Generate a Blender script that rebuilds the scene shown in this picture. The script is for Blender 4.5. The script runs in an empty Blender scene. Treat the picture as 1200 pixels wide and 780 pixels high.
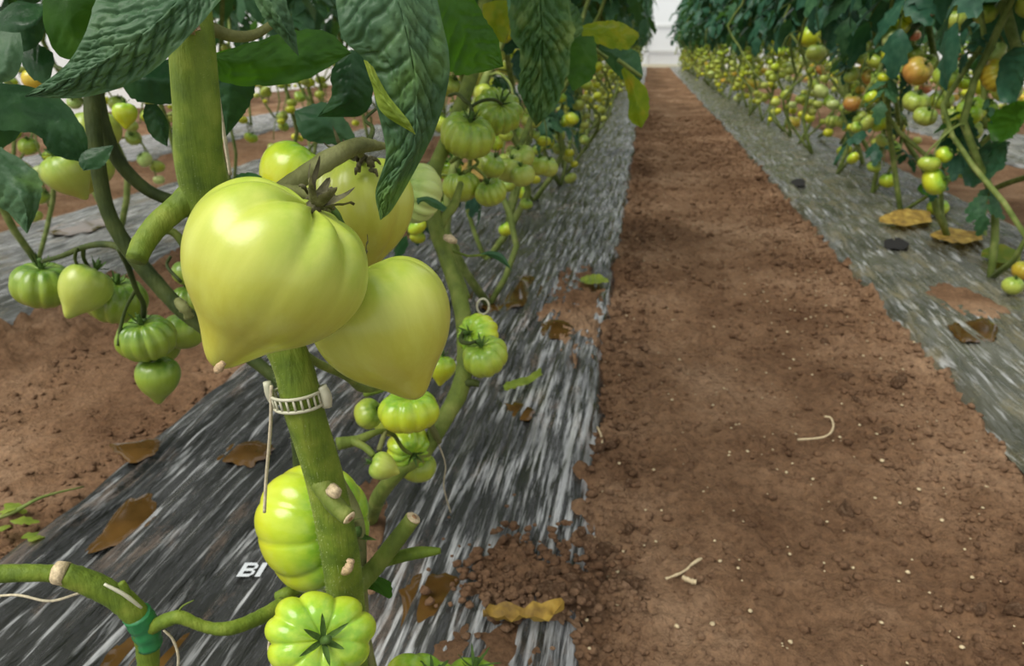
import bpy, math, random
import numpy as np
from mathutils import Vector, Matrix, Quaternion

random.seed(7)
rng = np.random.default_rng(11)
scn = bpy.context.scene
col = scn.collection

# ------------------------------------------------------------------ camera
IW, IH, F = 1200.0, 780.0, 867.0
H = 0.58
PITCH, YAW = math.radians(21.18), math.radians(9.89)
cam_d = bpy.data.cameras.new('camera')
cam = bpy.data.objects.new('camera', cam_d)
col.objects.link(cam)
cam.location = (0, 0, H)
cam.rotation_euler = (math.radians(90) - PITCH, 0, YAW)
cam_d.sensor_width = 36.0
cam_d.lens = F / IW * 36.0
cam_d.clip_start = 0.02
cam_d.dof.use_dof = True
cam_d.dof.focus_distance = 0.40
cam_d.dof.aperture_fstop = 15.5
scn.camera = cam

# ------------------------------------------------------------------ world, light, exposure
world = bpy.data.worlds.new('overcast')
scn.world = world
world.use_nodes = True
world.node_tree.nodes['Background'].inputs[0].default_value = (0.97, 0.985, 1.0, 1)
world.node_tree.nodes['Background'].inputs[1].default_value = 0.80
sun_d = bpy.data.lights.new('sun_through_film', 'SUN')
sun_d.energy = 3.6
sun_d.angle = math.radians(42)
sun_d.color = (1.0, 0.97, 0.9)
sun = bpy.data.objects.new('sun_through_film', sun_d)
col.objects.link(sun)
sun.rotation_euler = (math.radians(24), math.radians(-26), 0)
vs = scn.view_settings
vs.view_transform = 'Standard'
vs.look = 'None'
vs.exposure = 0.12
vs.gamma = 1.0
vs.use_curve_mapping = False

# ------------------------------------------------------------------ pixel -> place
R = cam.rotation_euler.to_matrix()
CAM = Vector((0, 0, H))
CR, CU, CB = R @ Vector((1, 0, 0)), R @ Vector((0, 1, 0)), R @ Vector((0, 0, 1))


def ray(px, py):
    return R @ Vector(((px - IW / 2) / F, (IH / 2 - py) / F, -1))


def P(px, py, d):
    return CAM + ray(px, py) * d


def G(px, py, z=0.0):
    r = ray(px, py)
    return CAM + r * ((z - H) / r.z)


def RX(px, py, x):
    r = ray(px, py)
    return CAM + r * (x / r.x)


def depth_at_x(px, py, x):
    return x / ray(px, py).x


def project(v):
    q = R.transposed() @ (Vector(v) - CAM)
    if q.z > -0.02:
        return None
    return (IW / 2 + F * q.x / -q.z, IH / 2 - F * q.y / -q.z, -q.z)


# ------------------------------------------------------------------ noise
def _hash(ix, iy, seed):
    h = (ix.astype(np.int64) * 374761393 + iy.astype(np.int64) * 668265263 + seed * 974711) & 0x7fffffff
    h = ((h ^ (h >> 13)) * 1274126177) & 0x7fffffff
    h = h ^ (h >> 16)
    return (h & 0xffff) / 65535.0


def vnoise(x, y, seed=0):
    x = np.asarray(x, float); y = np.asarray(y, float)
    ix, iy = np.floor(x), np.floor(y)
    fx, fy = x - ix, y - iy
    fx = fx * fx * (3 - 2 * fx); fy = fy * fy * (3 - 2 * fy)
    a, b = _hash(ix, iy, seed), _hash(ix + 1, iy, seed)
    c, d = _hash(ix, iy + 1, seed), _hash(ix + 1, iy + 1, seed)
    return (a * (1 - fx) + b * fx) * (1 - fy) + (c * (1 - fx) + d * fx) * fy


def fbm(x, y, seed=0, octv=4):
    s, a, t = 0, 1.0, 0
    for k in range(octv):
        s = s + a * vnoise(x * 2 ** k + 17.3 * k, y * 2 ** k - 9.1 * k, seed + k)
        t += a; a *= 0.5
    return s / t


# ------------------------------------------------------------------ materials
MATS = {}


def new_mat(name):
    m = bpy.data.materials.new(name)
    m.use_nodes = True
    MATS[name] = m
    nt = m.node_tree
    return m, nt, nt.nodes['Principled BSDF'], nt.nodes['Material Output']


def N(nt, kind, **kw):
    n = nt.nodes.new(kind)
    for k, v in kw.items():
        if k.startswith('i_'):
            n.inputs[k[2:].replace('_', ' ')].default_value = v
        else:
            setattr(n, k, v)
    return n


def ramp(nt, stops):
    n = nt.nodes.new('ShaderNodeValToRGB')
    while len(n.color_ramp.elements) < len(stops):
        n.color_ramp.elements.new(0.5)
    for e, (p, c) in zip(n.color_ramp.elements, stops):
        e.position = p
        e.color = (*c, 1)
    return n


def noise_ramp(nt, scale, stops, detail=4, coord='Object', stretch=None, rough=0.55):
    tc = N(nt, 'ShaderNodeTexCoord')
    src = tc.outputs[coord]
    if stretch:
        mp = N(nt, 'ShaderNodeMapping')
        mp.inputs['Scale'].default_value = stretch
        nt.links.new(src, mp.inputs[0]); src = mp.outputs[0]
    nz = N(nt, 'ShaderNodeTexNoise', i_Scale=scale, i_Detail=detail, i_Roughness=rough)
    nt.links.new(src, nz.inputs['Vector'])
    r = ramp(nt, stops)
    nt.links.new(nz.outputs['Fac'], r.inputs[0])
    return r, nz


def bump(nt, b, fac, strength, dist):
    n = N(nt, 'ShaderNodeBump', i_Strength=strength, i_Distance=dist)
    nt.links.new(fac, n.inputs['Height'])
    nt.links.new(n.outputs[0], b.inputs['Normal'])
    return n


def mat_tomato(name, body, shoulder, streak, rough=0.28):
    m, nt, b, out = new_mat(name)
    tc = N(nt, 'ShaderNodeTexCoord')
    sep = N(nt, 'ShaderNodeSeparateXYZ')
    nt.links.new(tc.outputs['Generated'], sep.inputs[0])
    nz = N(nt, 'ShaderNodeTexNoise', i_Scale=3.0, i_Detail=3.0)
    nt.links.new(tc.outputs['Generated'], nz.inputs['Vector'])
    ad = N(nt, 'ShaderNodeMath', operation='MULTIPLY_ADD')
    ad.inputs[1].default_value = 0.55
    nt.links.new(nz.outputs['Fac'], ad.inputs[0]); nt.links.new(sep.outputs['Z'], ad.inputs[2])
    r = ramp(nt, [(0.42, streak), (0.8, body), (1.3, shoulder)])
    r.color_ramp.elements[2].position = 1.0
    sc = N(nt, 'ShaderNodeMath', operation='MULTIPLY'); sc.inputs[1].default_value = 0.8
    nt.links.new(ad.outputs[0], sc.inputs[0])
    nt.links.new(sc.outputs[0], r.inputs[0])
    # pale meridional streaks
    mp = N(nt, 'ShaderNodeMapping'); mp.inputs['Scale'].default_value = (9, 9, 1.2)
    nt.links.new(tc.outputs['Generated'], mp.inputs[0])
    n3 = N(nt, 'ShaderNodeTexNoise', i_Scale=1.0, i_Detail=4.0, i_Roughness=0.6)
    nt.links.new(mp.outputs[0], n3.inputs['Vector'])
    r3 = ramp(nt, [(0.42, (0, 0, 0)), (0.72, (0.42, 0.42, 0.42))])
    nt.links.new(n3.outputs['Fac'], r3.inputs[0])
    mx = N(nt, 'ShaderNodeMixRGB'); mx.inputs[2].default_value = (body[0] * 1.15 + 0.08, body[1] * 1.12 + 0.07, body[2] * 1.1 + 0.04, 1)
    nt.links.new(r3.outputs[0], mx.inputs[0]); nt.links.new(r.outputs[0], mx.inputs[1])
    nt.links.new(mx.outputs[0], b.inputs['Base Color'])
    b.inputs['Roughness'].default_value = rough
    b.inputs['Subsurface Weight'].default_value = 0.12
    b.inputs['Subsurface Radius'].default_value = (0.012, 0.012, 0.004)
    b.inputs['Subsurface Scale'].default_value = 0.5
    n2 = N(nt, 'ShaderNodeTexNoise', i_Scale=60.0, i_Detail=2.0)
    nt.links.new(tc.outputs['Generated'], n2.inputs['Vector'])
    bump(nt, b, n2.outputs['Fac'], 0.06, 0.001)
    return m


mat_tomato('tomato_pale', (0.43, 0.485, 0.075), (0.34, 0.45, 0.05), (0.45, 0.43, 0.055), 0.30)
mat_tomato('tomato_lime', (0.42, 0.55, 0.03), (0.22, 0.42, 0.03), (0.55, 0.55, 0.02), 0.22)
mat_tomato('tomato_green', (0.31, 0.41, 0.040), (0.17, 0.30, 0.028), (0.39, 0.44, 0.05), 0.28)
mat_tomato('tomato_soft', (0.35, 0.43, 0.065), (0.21, 0.33, 0.04), (0.42, 0.46, 0.08), 0.32)
mat_tomato('tomato_dark', (0.20, 0.30, 0.028), (0.09, 0.19, 0.018), (0.28, 0.34, 0.04), 0.3)
mat_tomato('tomato_mint', (0.45, 0.58, 0.17), (0.30, 0.46, 0.09), (0.52, 0.60, 0.20), 0.32)
mat_tomato('tomato_orange', (0.48, 0.27, 0.05), (0.40, 0.33, 0.05), (0.55, 0.22, 0.06), 0.3)
mat_tomato('tomato_gold', (0.55, 0.42, 0.03), (0.40, 0.42, 0.03), (0.60, 0.38, 0.04), 0.3)
mat_tomato('tomato_blush', (0.60, 0.22, 0.10), (0.55, 0.40, 0.12), (0.65, 0.20, 0.10), 0.3)


def mat_stem(name, c0, c1, c2, scale=40):
    m, nt, b, out = new_mat(name)
    r, nz = noise_ramp(nt, scale, [(0.3, c0), (0.5, c1), (0.72, c2)])
    nt.links.new(r.outputs[0], b.inputs['Base Color'])
    b.inputs['Roughness'].default_value = 0.6
    b.inputs['Specular IOR Level'].default_value = 0.22
    b.inputs['Sheen Weight'].default_value = 0.06
    b.inputs['Sheen Roughness'].default_value = 0.4
    b.inputs['Sheen Tint'].default_value = (0.7, 0.8, 0.5, 1)
    r2, n2 = noise_ramp(nt, 260, [(0, (0, 0, 0)), (1, (1, 1, 1))], stretch=(1, 1, 0.12))
    bump(nt, b, n2.outputs['Fac'], 0.5, 0.003)


mat_stem('stem_green', (0.07, 0.10, 0.018), (0.12, 0.165, 0.025), (0.20, 0.23, 0.05))
mat_stem('stem_bright', (0.07, 0.115, 0.014), (0.125, 0.185, 0.018), (0.21, 0.26, 0.035), 55)
mat_stem('stem_shade', (0.022, 0.036, 0.008), (0.040, 0.060, 0.012), (0.07, 0.09, 0.02))  # dark copy of the stem colour, leaf shadow painted in
mat_stem('stem_olive', (0.10, 0.11, 0.035), (0.16, 0.17, 0.055), (0.24, 0.25, 0.10))
mat_stem('stem_row', (0.09, 0.13, 0.025), (0.15, 0.20, 0.045), (0.25, 0.28, 0.085))
mat_stem('calyx_green', (0.035, 0.075, 0.012), (0.06, 0.12, 0.02), (0.12, 0.20, 0.04))
mat_stem('calyx_dry', (0.035, 0.03, 0.015), (0.09, 0.085, 0.04), (0.18, 0.17, 0.09), 120)


def mat_leaf(name, c0, c1, c2, trans, tcol, rough=0.45, spot=None):
    m, nt, b, out = new_mat(name)
    r, nz = noise_ramp(nt, 38, [(0.3, c0), (0.52, c1), (0.75, c2)])
    src = r.outputs[0]
    if spot:
        r3, n3 = noise_ramp(nt, 26, [(0.55, (0, 0, 0)), (0.72, (1, 1, 1))], detail=2)
        mx = N(nt, 'ShaderNodeMixRGB'); mx.inputs[2].default_value = (*spot, 1)
        nt.links.new(r3.outputs[0], mx.inputs[0]); nt.links.new(src, mx.inputs[1])
        src = mx.outputs[0]
    nt.links.new(src, b.inputs['Base Color'])
    b.inputs['Roughness'].default_value = rough
    b.inputs['Specular IOR Level'].default_value = 0.24
    tr = N(nt, 'ShaderNodeBsdfTranslucent')
    tr.inputs[0].default_value = (*tcol, 1)
    mix = N(nt, 'ShaderNodeMixShader'); mix.inputs[0].default_value = trans
    nt.links.new(b.outputs[0], mix.inputs[1]); nt.links.new(tr.outputs[0], mix.inputs[2])
    nt.links.new(mix.outputs[0], out.inputs[0])
    r2, n2 = noise_ramp(nt, 190, [(0, (0, 0, 0)), (1, (1, 1, 1))], detail=3)
    bump(nt, b, n2.outputs['Fac'], 0.3, 0.002)


mat_leaf('leaf_grey', (0.030, 0.080, 0.034), (0.052, 0.112, 0.050), (0.085, 0.160, 0.058), 0.14, (0.14, 0.30, 0.03), 0.5, spot=(0.10, 0.19, 0.045))
mat_leaf('leaf_deep', (0.012, 0.045, 0.016), (0.022, 0.07, 0.024), (0.04, 0.11, 0.035), 0.15, (0.06, 0.20, 0.015), 0.35)
mat_leaf('leaf_vivid', (0.022, 0.075, 0.008), (0.038, 0.115, 0.011), (0.065, 0.16, 0.016), 0.38, (0.09, 0.26, 0.010))
mat_leaf('leaf_lime', (0.14, 0.22, 0.03), (0.22, 0.30, 0.04), (0.32, 0.38, 0.06), 0.35, (0.42, 0.52, 0.03))
mat_leaf('leaf_yellowing', (0.10, 0.22, 0.01), (0.19, 0.29, 0.014), (0.40, 0.38, 0.02), 0.45, (0.40, 0.44, 0.012), spot=(0.42, 0.34, 0.02))
mat_leaf('leaf_pucker', (0.03, 0.09, 0.025), (0.055, 0.13, 0.035), (0.13, 0.22, 0.06), 0.2, (0.16, 0.30, 0.03), spot=(0.17, 0.25, 0.06))
mat_leaf('leaf_row', (0.022, 0.075, 0.032), (0.045, 0.12, 0.055), (0.085, 0.19, 0.08), 0.25, (0.10, 0.26, 0.03))
mat_leaf('leaf_row_blue', (0.016, 0.065, 0.038), (0.032, 0.10, 0.058), (0.06, 0.15, 0.085), 0.18, (0.06, 0.20, 0.04), 0.35)
mat_leaf('leaf_dead', (0.10, 0.055, 0.02), (0.42, 0.27, 0.05), (0.66, 0.50, 0.12), 0.15, (0.5, 0.35, 0.08), 0.6)


def mat_plain(name, colr, rough=0.5, metal=0, scale=60, var=0.25, bumpk=0.2):
    m, nt, b, out = new_mat(name)
    c0 = tuple(max(0, c * (1 - var)) for c in colr); c1 = tuple(min(1, c * (1 + var)) for c in colr)
    r, nz = noise_ramp(nt, scale, [(0.3, c0), (0.7, c1)])
    nt.links.new(r.outputs[0], b.inputs['Base Color'])
    b.inputs['Roughness'].default_value = rough
    bump(nt, b, nz.outputs['Fac'], bumpk, 0.002)
    return m


mat_plain('hair', (0.42, 0.48, 0.24), 0.6, scale=100, var=0.1, bumpk=0)
mat_plain('twine', (0.50, 0.44, 0.30), 0.8, scale=400)
mat_plain('clip_plastic', (0.48, 0.47, 0.34), 0.35, scale=80, var=0.1)
mat_plain('clip_green', (0.02, 0.17, 0.05), 0.35, scale=80, var=0.15)
mat_plain('cut_end', (0.50, 0.40, 0.24), 0.7, scale=500, var=0.35)
mat_plain('cut_core', (0.30, 0.17, 0.08), 0.8, scale=500, var=0.35)
mat_plain('scar', (0.42, 0.30, 0.17), 0.8, scale=700, var=0.5)
mat_plain('white_print', (0.55, 0.58, 0.60), 0.4, scale=200, var=0.08)
mat_plain('hole_dark', (0.006, 0.005, 0.004), 0.9)
mat_plain('frame_white', (0.75, 0.77, 0.76), 0.4, scale=4, var=0.04)
mat_plain('frame_cream', (0.78, 0.76, 0.62), 0.5, scale=4, var=0.05)
mat_plain('straw', (0.50, 0.40, 0.24), 0.7, scale=300)
mat_plain('petal_white', (0.80, 0.80, 0.74), 0.6, scale=300, var=0.08)


def mat_soil(name, cs, rough=0.95):
    m, nt, b, out = new_mat(name)
    r, nz = noise_ramp(nt, 2.2, [(0.34, cs[0]), (0.5, cs[1]), (0.66, cs[2])], detail=8, rough=0.68)
    r2, n2 = noise_ramp(nt, 95, [(0.28, (0.46, 0.42, 0.40)), (0.5, (1, 1, 1)), (0.72, (1.4, 1.36, 1.3))], detail=7, rough=0.72)
    mx = N(nt, 'ShaderNodeMixRGB', blend_type='MULTIPLY'); mx.inputs[0].default_value = 0.9
    nt.links.new(r.outputs[0], mx.inputs[1]); nt.links.new(r2.outputs[0], mx.inputs[2])
    nt.links.new(mx.outputs[0], b.inputs['Base Color'])
    b.inputs['Roughness'].default_value = rough
    b.inputs['Specular IOR Level'].default_value = 0.15
    r3, n3 = noise_ramp(nt, 170, [(0, (0, 0, 0)), (1, (1, 1, 1))], detail=7, rough=0.7)
    bump(nt, b, n3.outputs['Fac'], 1.0, 0.014)


mat_soil('soil', ((0.155, 0.081, 0.041), (0.300, 0.175, 0.096), (0.49, 0.315, 0.19)))
mat_soil('soil_clod', ((0.15, 0.078, 0.041), (0.285, 0.166, 0.093), (0.46, 0.295, 0.18)))


def mat_film(name, base0, base1, dirt, dirt_amt, streak, sthr, edge=None):
    m, nt, b, out = new_mat(name)
    r, nz = noise_ramp(nt, 5, [(0.35, base0), (0.65, base1)], detail=5)
    # sky reflections on the wrinkles, painted as long thin pale streaks along the bed
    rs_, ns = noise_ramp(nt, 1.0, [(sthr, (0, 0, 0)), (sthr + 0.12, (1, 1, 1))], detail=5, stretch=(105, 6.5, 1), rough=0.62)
    rm, nm = noise_ramp(nt, 4.5, [(0.36, (0.2, 0.2, 0.2)), (0.56, (1, 1, 1))], detail=3)
    ml = N(nt, 'ShaderNodeMixRGB', blend_type='MULTIPLY'); ml.inputs[0].default_value = 1.0
    nt.links.new(rs_.outputs[0], ml.inputs[1]); nt.links.new(rm.outputs[0], ml.inputs[2])
    fac = ml.outputs[0]
    if edge:   # more of the painted sky reflection towards the path side
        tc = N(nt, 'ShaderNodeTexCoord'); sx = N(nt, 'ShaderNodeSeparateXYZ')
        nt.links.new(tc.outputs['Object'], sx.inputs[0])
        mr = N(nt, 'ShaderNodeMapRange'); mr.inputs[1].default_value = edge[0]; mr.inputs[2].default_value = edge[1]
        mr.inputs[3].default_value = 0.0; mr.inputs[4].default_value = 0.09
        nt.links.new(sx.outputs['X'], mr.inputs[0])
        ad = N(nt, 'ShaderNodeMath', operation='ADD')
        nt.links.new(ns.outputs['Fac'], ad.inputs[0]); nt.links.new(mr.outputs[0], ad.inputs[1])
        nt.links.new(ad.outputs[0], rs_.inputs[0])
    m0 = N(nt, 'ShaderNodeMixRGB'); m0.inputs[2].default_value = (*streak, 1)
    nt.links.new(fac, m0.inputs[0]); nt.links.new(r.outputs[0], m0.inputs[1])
    rd, nd = noise_ramp(nt, 7.0, [(0.62 - dirt_amt, (0, 0, 0)), (0.88 - dirt_amt, (0.9, 0.9, 0.9))], detail=10, rough=0.75, stretch=(2.6, 0.8, 1))
    mx = N(nt, 'ShaderNodeMixRGB'); mx.inputs[2].default_value = (*dirt, 1)
    nt.links.new(rd.outputs[0], mx.inputs[0]); nt.links.new(m0.outputs[0], mx.inputs[1])
    nt.links.new(mx.outputs[0], b.inputs['Base Color'])
    rr = N(nt, 'ShaderNodeMapRange'); rr.inputs[3].default_value = 0.17; rr.inputs[4].default_value = 0.75
    nt.links.new(rd.outputs[0], rr.inputs[0]); nt.links.new(rr.outputs[0], b.inputs['Roughness'])
    b.inputs['IOR'].default_value = 1.6
    rb, nb = noise_ramp(nt, 1.0, [(0, (0, 0, 0)), (1, (1, 1, 1))], detail=4, stretch=(90, 7, 1), rough=0.6)
    bump(nt, b, nb.outputs['Fac'], 0.7, 0.008)


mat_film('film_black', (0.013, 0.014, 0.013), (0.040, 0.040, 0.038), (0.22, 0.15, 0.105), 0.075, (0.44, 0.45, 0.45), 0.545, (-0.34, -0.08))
mat_film('film_grey', (0.075, 0.078, 0.07), (0.16, 0.16, 0.15), (0.22, 0.18, 0.10), 0.12, (0.46, 0.47, 0.46), 0.50)

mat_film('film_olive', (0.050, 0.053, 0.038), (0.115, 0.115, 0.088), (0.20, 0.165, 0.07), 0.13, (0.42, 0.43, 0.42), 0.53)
m, nt, b, out = new_mat('muddy_water')
r, nz = noise_ramp(nt, 14, [(0.35, (0.045, 0.024, 0.006)), (0.65, (0.10, 0.052, 0.014))], detail=4)
nt.links.new(r.outputs[0], b.inputs['Base Color'])
b.inputs['Roughness'].default_value = 0.06
b.inputs['Specular IOR Level'].default_value = 0.4

m, nt, b, out = new_mat('greenhouse_film')
tr = N(nt, 'ShaderNodeBsdfTranslucent'); tr.inputs[0].default_value = (0.94, 0.96, 0.95, 1)
b.inputs['Base Color'].default_value = (0.93, 0.95, 0.94, 1)
r, nz = noise_ramp(nt, 1.5, [(0.3, (0.50, 0.50, 0.50)), (0.7, (0.60, 0.60, 0.60))])
mix = N(nt, 'ShaderNodeMixShader')
nt.links.new(r.outputs[0], mix.inputs[0])
nt.links.new(b.outputs[0], mix.inputs[1]); nt.links.new(tr.outputs[0], mix.inputs[2])
nt.links.new(mix.outputs[0], out.inputs[0])


# ------------------------------------------------------------------ object helpers
def tag(o, label=None, cat=None, group=None, kind=None):
    if label: o['label'] = label
    if cat: o['category'] = cat
    if group: o['group'] = group
    if kind: o['kind'] = kind
    return o


def make_mesh(name, verts, faces, mat, smooth=True):
    me = bpy.data.meshes.new(name)
    me.from_pydata([tuple(v) for v in verts], [], [tuple(f) for f in faces])
    if mat: me.materials.append(MATS[mat])
    if smooth:
        me.polygons.foreach_set('use_smooth', [True] * len(me.polygons))
    me.update()
    return me


def obj(name, me, parent=None):
    o = bpy.data.objects.new(name, me)
    col.objects.link(o)
    if parent: o.parent = parent
    return o


def build(name, verts, faces, mat, parent=None, smooth=True):
    """verts in world space; a part is stored relative to its parent's place"""
    v = np.asarray(verts, float)
    if parent is not None:
        v = v - np.array(world_loc(parent))
        return obj(name, make_mesh(name, v, faces, mat, smooth), parent)
    c = v.mean(0); c[2] = v[:, 2].min()
    o = obj(name, make_mesh(name, v - c, faces, mat, smooth))
    o.location = c
    return o


def world_loc(o):
    l = Vector(o.location)
    while o.parent:
        o = o.parent
        l = l + Vector(o.location)
    return l


def empty(name, loc, label, cat, group=None):
    o = bpy.data.objects.new(name, None)
    o.empty_display_size = 0.05
    o.location = loc
    col.objects.link(o)
    return tag(o, label, cat, group)


def grid_faces(nr, nc, close=False):
    i = np.arange(nr - 1)[:, None]; j = np.arange(nc if close else nc - 1)[None, :]
    j2 = (j + 1) % nc
    a = i * nc + j; b_ = i * nc + j2; c = (i + 1) * nc + j2; d = (i + 1) * nc + j
    return np.stack([a + 0 * j, b_ + 0 * i, c + 0 * i, d + 0 * j], -1).reshape(-1, 4).tolist()


def catmull(pts, n):
    """resample a list of equal-length tuples as a smooth curve"""
    p = np.array(pts, float)
    if len(p) == 2:
        t = np.linspace(0, 1, n)[:, None]
        return p[0] * (1 - t) + p[1] * t
    q = np.vstack([2 * p[0] - p[1], p, 2 * p[-1] - p[-2]])
    ts = np.linspace(0, len(p) - 1 - 1e-6, n)
    k = ts.astype(int); t = (ts - k)[:, None]
    a, b_, c, d = q[k], q[k + 1], q[k + 2], q[k + 3]
    return 0.5 * (2 * b_ + (c - a) * t + (2 * a - 5 * b_ + 4 * c - d) * t * t + (3 * b_ - a - 3 * c + d) * t ** 3)


def tube(pts, radii, nseg=10, per=6, wob=0.0, seed=0, cap=True):
    """pts world points; radii one per point or a number"""
    pts = [tuple(p) for p in pts]
    if not hasattr(radii, '__len__'): radii = [radii] * len(pts)
    n = max(2, (len(pts) - 1) * per + 1)
    c = catmull([(*p, r_) for p, r_ in zip(pts, radii)], n)
    pos, rad = c[:, :3], np.maximum(c[:, 3], 1e-4)
    tan = np.gradient(pos, axis=0)
    tan /= np.linalg.norm(tan, axis=1)[:, None] + 1e-12
    ref = np.array([0.31, 0.2, 0.93]) if abs(tan[0][2]) < 0.9 else np.array([1.0, 0.1, 0])
    nrm = np.cross(tan[0], ref); nrm /= np.linalg.norm(nrm)
    verts = []
    ang = np.linspace(0, 2 * math.pi, nseg, endpoint=False)
    rr = np.random.default_rng(seed)
    for i in range(n):
        nrm = nrm - tan[i] * np.dot(nrm, tan[i]); nrm /= np.linalg.norm(nrm) + 1e-12
        bn = np.cross(tan[i], nrm)
        r_ = rad[i] * (1 + wob * (rr.random(nseg) - 0.5) + wob * (rr.random() - 0.5))
        verts.append(pos[i] + (np.cos(ang) * r_)[:, None] * nrm + (np.sin(ang) * r_)[:, None] * bn)
    verts = np.vstack(verts)
    faces = grid_faces(n, nseg, True)
    if cap:
        faces = [list(f) for f in faces]
        faces.append(list(range(nseg))[::-1])
        faces.append([(n - 1) * nseg + k for k in range(nseg)])
    return verts, faces


def join(parts):
    V, Fs, off = [], [], 0
    for v, f in parts:
        V.append(np.asarray(v)); Fs += [[i + off for i in q] for q in f]; off += len(v)
    return np.vstack(V), Fs


def ptube(name, pix, mat, parent, nseg=10, per=6, wob=0.05, seed=0):
    """pix: (px, py, depth, width in px)"""
    pts = [P(a, b_, d) for a, b_, d, w in pix]
    rad = [w * 0.5 * d / F for a, b_, d, w in pix]
    v, f = tube(pts, rad, nseg, per, wob, seed)
    return build(name, v, f, mat, parent)


# ------------------------------------------------------------------ the ground
XL0, XL1 = -1.27 * H, -0.085 * H          # the black mulch bed beside the camera
PER = 2.27 * H                            # bed to bed
BEDS = [(XL0 + k * PER, XL1 + k * PER) for k in (-3, -2, -1, 0, 1, 2, 3)]
YEND = float(G(768, 79).y)
ROWX = {'L1': -0.66 * H, 'R1': 1.60 * H}


def geo_ys(y0, y1, k, lead=()):
    ys = [y0]
    while ys[-1] < y1:
        ys.append(ys[-1] + max(0.004, k * ys[-1]))
    return np.array(list(lead) + ys)


def soil_h(X, Y):
    z = 0.020 * (fbm(X * 9, Y * 7, 3, 4) - 0.5) + 0.022 * (fbm(X * 60, Y * 60, 9, 3) - 0.5)
    cl = np.maximum(0, fbm(X * 34, Y * 34, 21, 2) - 0.56)
    c = (X - XL1) / (PER - (XL1 - XL0))
    edge = np.clip(np.abs((c % 1.73) - 0.5) * 2.4 - 0.45, 0.15, 1)
    z = z + 0.11 * cl * edge
    tramp = np.exp(-((c - 0.5) / 0.22) ** 2)
    z = z - 0.010 * tramp
    q = (X - XL0) % PER
    inb = np.clip(np.minimum(q, (XL1 - XL0) - q) / 0.04, 0, 1)
    return z - 0.030 * inb


xs = np.unique(np.concatenate([np.arange(-6, -1.5, 0.12), np.arange(-1.5, -0.66, 0.010), np.arange(-0.66, -0.14, 0.04),
                               np.arange(-0.14, 0.70, 0.0058), np.arange(0.70, 6.01, 0.12)]).round(4))
ys = geo_ys(0.42, YEND + 1.2, 0.0085, (-1.5, -0.8, -0.3, 0.0, 0.2, 0.33))
X, Y = np.meshgrid(xs, ys)
Z = soil_h(X, Y)
floor = obj('floor', make_mesh('floor', np.stack([X, Y, Z], -1).reshape(-1, 3), grid_faces(len(ys), len(xs)), 'soil'))
tag(floor, kind='structure')


def ico_clod(seed):
    rr = np.random.default_rng(seed)
    t = (1 + 5 ** 0.5) / 2
    v = np.array([(-1, t, 0), (1, t, 0), (-1, -t, 0), (1, -t, 0), (0, -1, t), (0, 1, t), (0, -1, -t), (0, 1, -t),
                  (t, 0, -1), (t, 0, 1), (-t, 0, -1), (-t, 0, 1)], float) / 1.9
    f = [(0, 11, 5), (0, 5, 1), (0, 1, 7), (0, 7, 10), (0, 10, 11), (1, 5, 9), (5, 11, 4), (11, 10, 2), (10, 7, 6), (7, 1, 8),
         (3, 9, 4), (3, 4, 2), (3, 2, 6), (3, 6, 8), (3, 8, 9), (4, 9, 5), (2, 4, 11), (6, 2, 10), (8, 6, 7), (9, 8, 1)]
    v *= 1 + 0.5 * (rr.random((12, 1)) - 0.5)
    v *= np.array([1, 0.8 + 0.5 * rr.random(), 0.65])
    return v, f


CLODS = [ico_clod(k) for k in range(6)]


def clod_field(name, pts, sizes, mat, parent, kind='stuff'):
    V, Fs, off = [], [], 0
    for k, (p, s) in enumerate(zip(pts, sizes)):
        v, f = CLODS[k % 6]
        a = rng.random() * 6.28
        ca, sa = math.cos(a), math.sin(a)
        w = np.stack([v[:, 0] * ca - v[:, 1] * sa, v[:, 0] * sa + v[:, 1] * ca, v[:, 2]], -1) * s + np.array(p)
        V.append(w); Fs += [(q[0] + off, q[1] + off, q[2] + off) for q in f]; off += 12
    o = obj(name, make_mesh(name, np.vstack(V), Fs, mat), parent)
    tag(o, kind=kind)
    return o


# crumbs of soil on the paths: uncountable
n = 17000
PW = PER - (XL1 - XL0)
cy = 0.5 + 6.5 * rng.random(n) ** 2.2
u = rng.random(n)
u = np.where(rng.random(n) < 0.55, np.where(rng.random(n) < 0.4, u * 0.14, 1 - u * 0.33), u)
cx = XL1 + u * PW
left = rng.random(n) < 0.22
cx = np.where(left, XL0 - u * 0.6 * PW, cx)
cz = soil_h(cx, cy)
cs = (0.0018 + 0.0055 * rng.random(n) ** 3) * (0.7 + 0.4 * cy)
clod_field('soil_crumbs', np.stack([cx, cy, cz + 0.1 * cs], -1), cs, 'soil_clod', floor)
# pale grit
n = 420
gx = XL1 + rng.random(n) * PW; gy = 0.55 + 2.6 * rng.random(n) ** 1.4
gs = 0.0012 + 0.0022 * rng.random(n) ** 2
clod_field('grit', np.stack([gx, gy, soil_h(gx, gy) + 0.003], -1), gs, 'straw', floor)
# the lumps one can pick out
lump = make_mesh('clod', ico_clod(91)[0], ico_clod(91)[1], 'soil_clod')
for k in range(70):
    side = random.random()
    uu = random.random() * 0.12 if side < 0.4 else (1 - random.random() * 0.3 if side < 0.85 else random.random())
    y = 0.66 + 2.0 * random.random() ** 1.5
    x = XL1 + uu * PW
    o = obj('clod', lump, floor)
    o.location = (x, y, float(soil_h(np.array([x]), np.array([y]))[0]) + 0.002)
    s = random.uniform(0.007, 0.013)
    o.scale = (s * random.uniform(0.8, 1.3), s, s)
    o.rotation_euler = (random.random() * 6, random.random() * 6, random.random() * 6)


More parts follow.
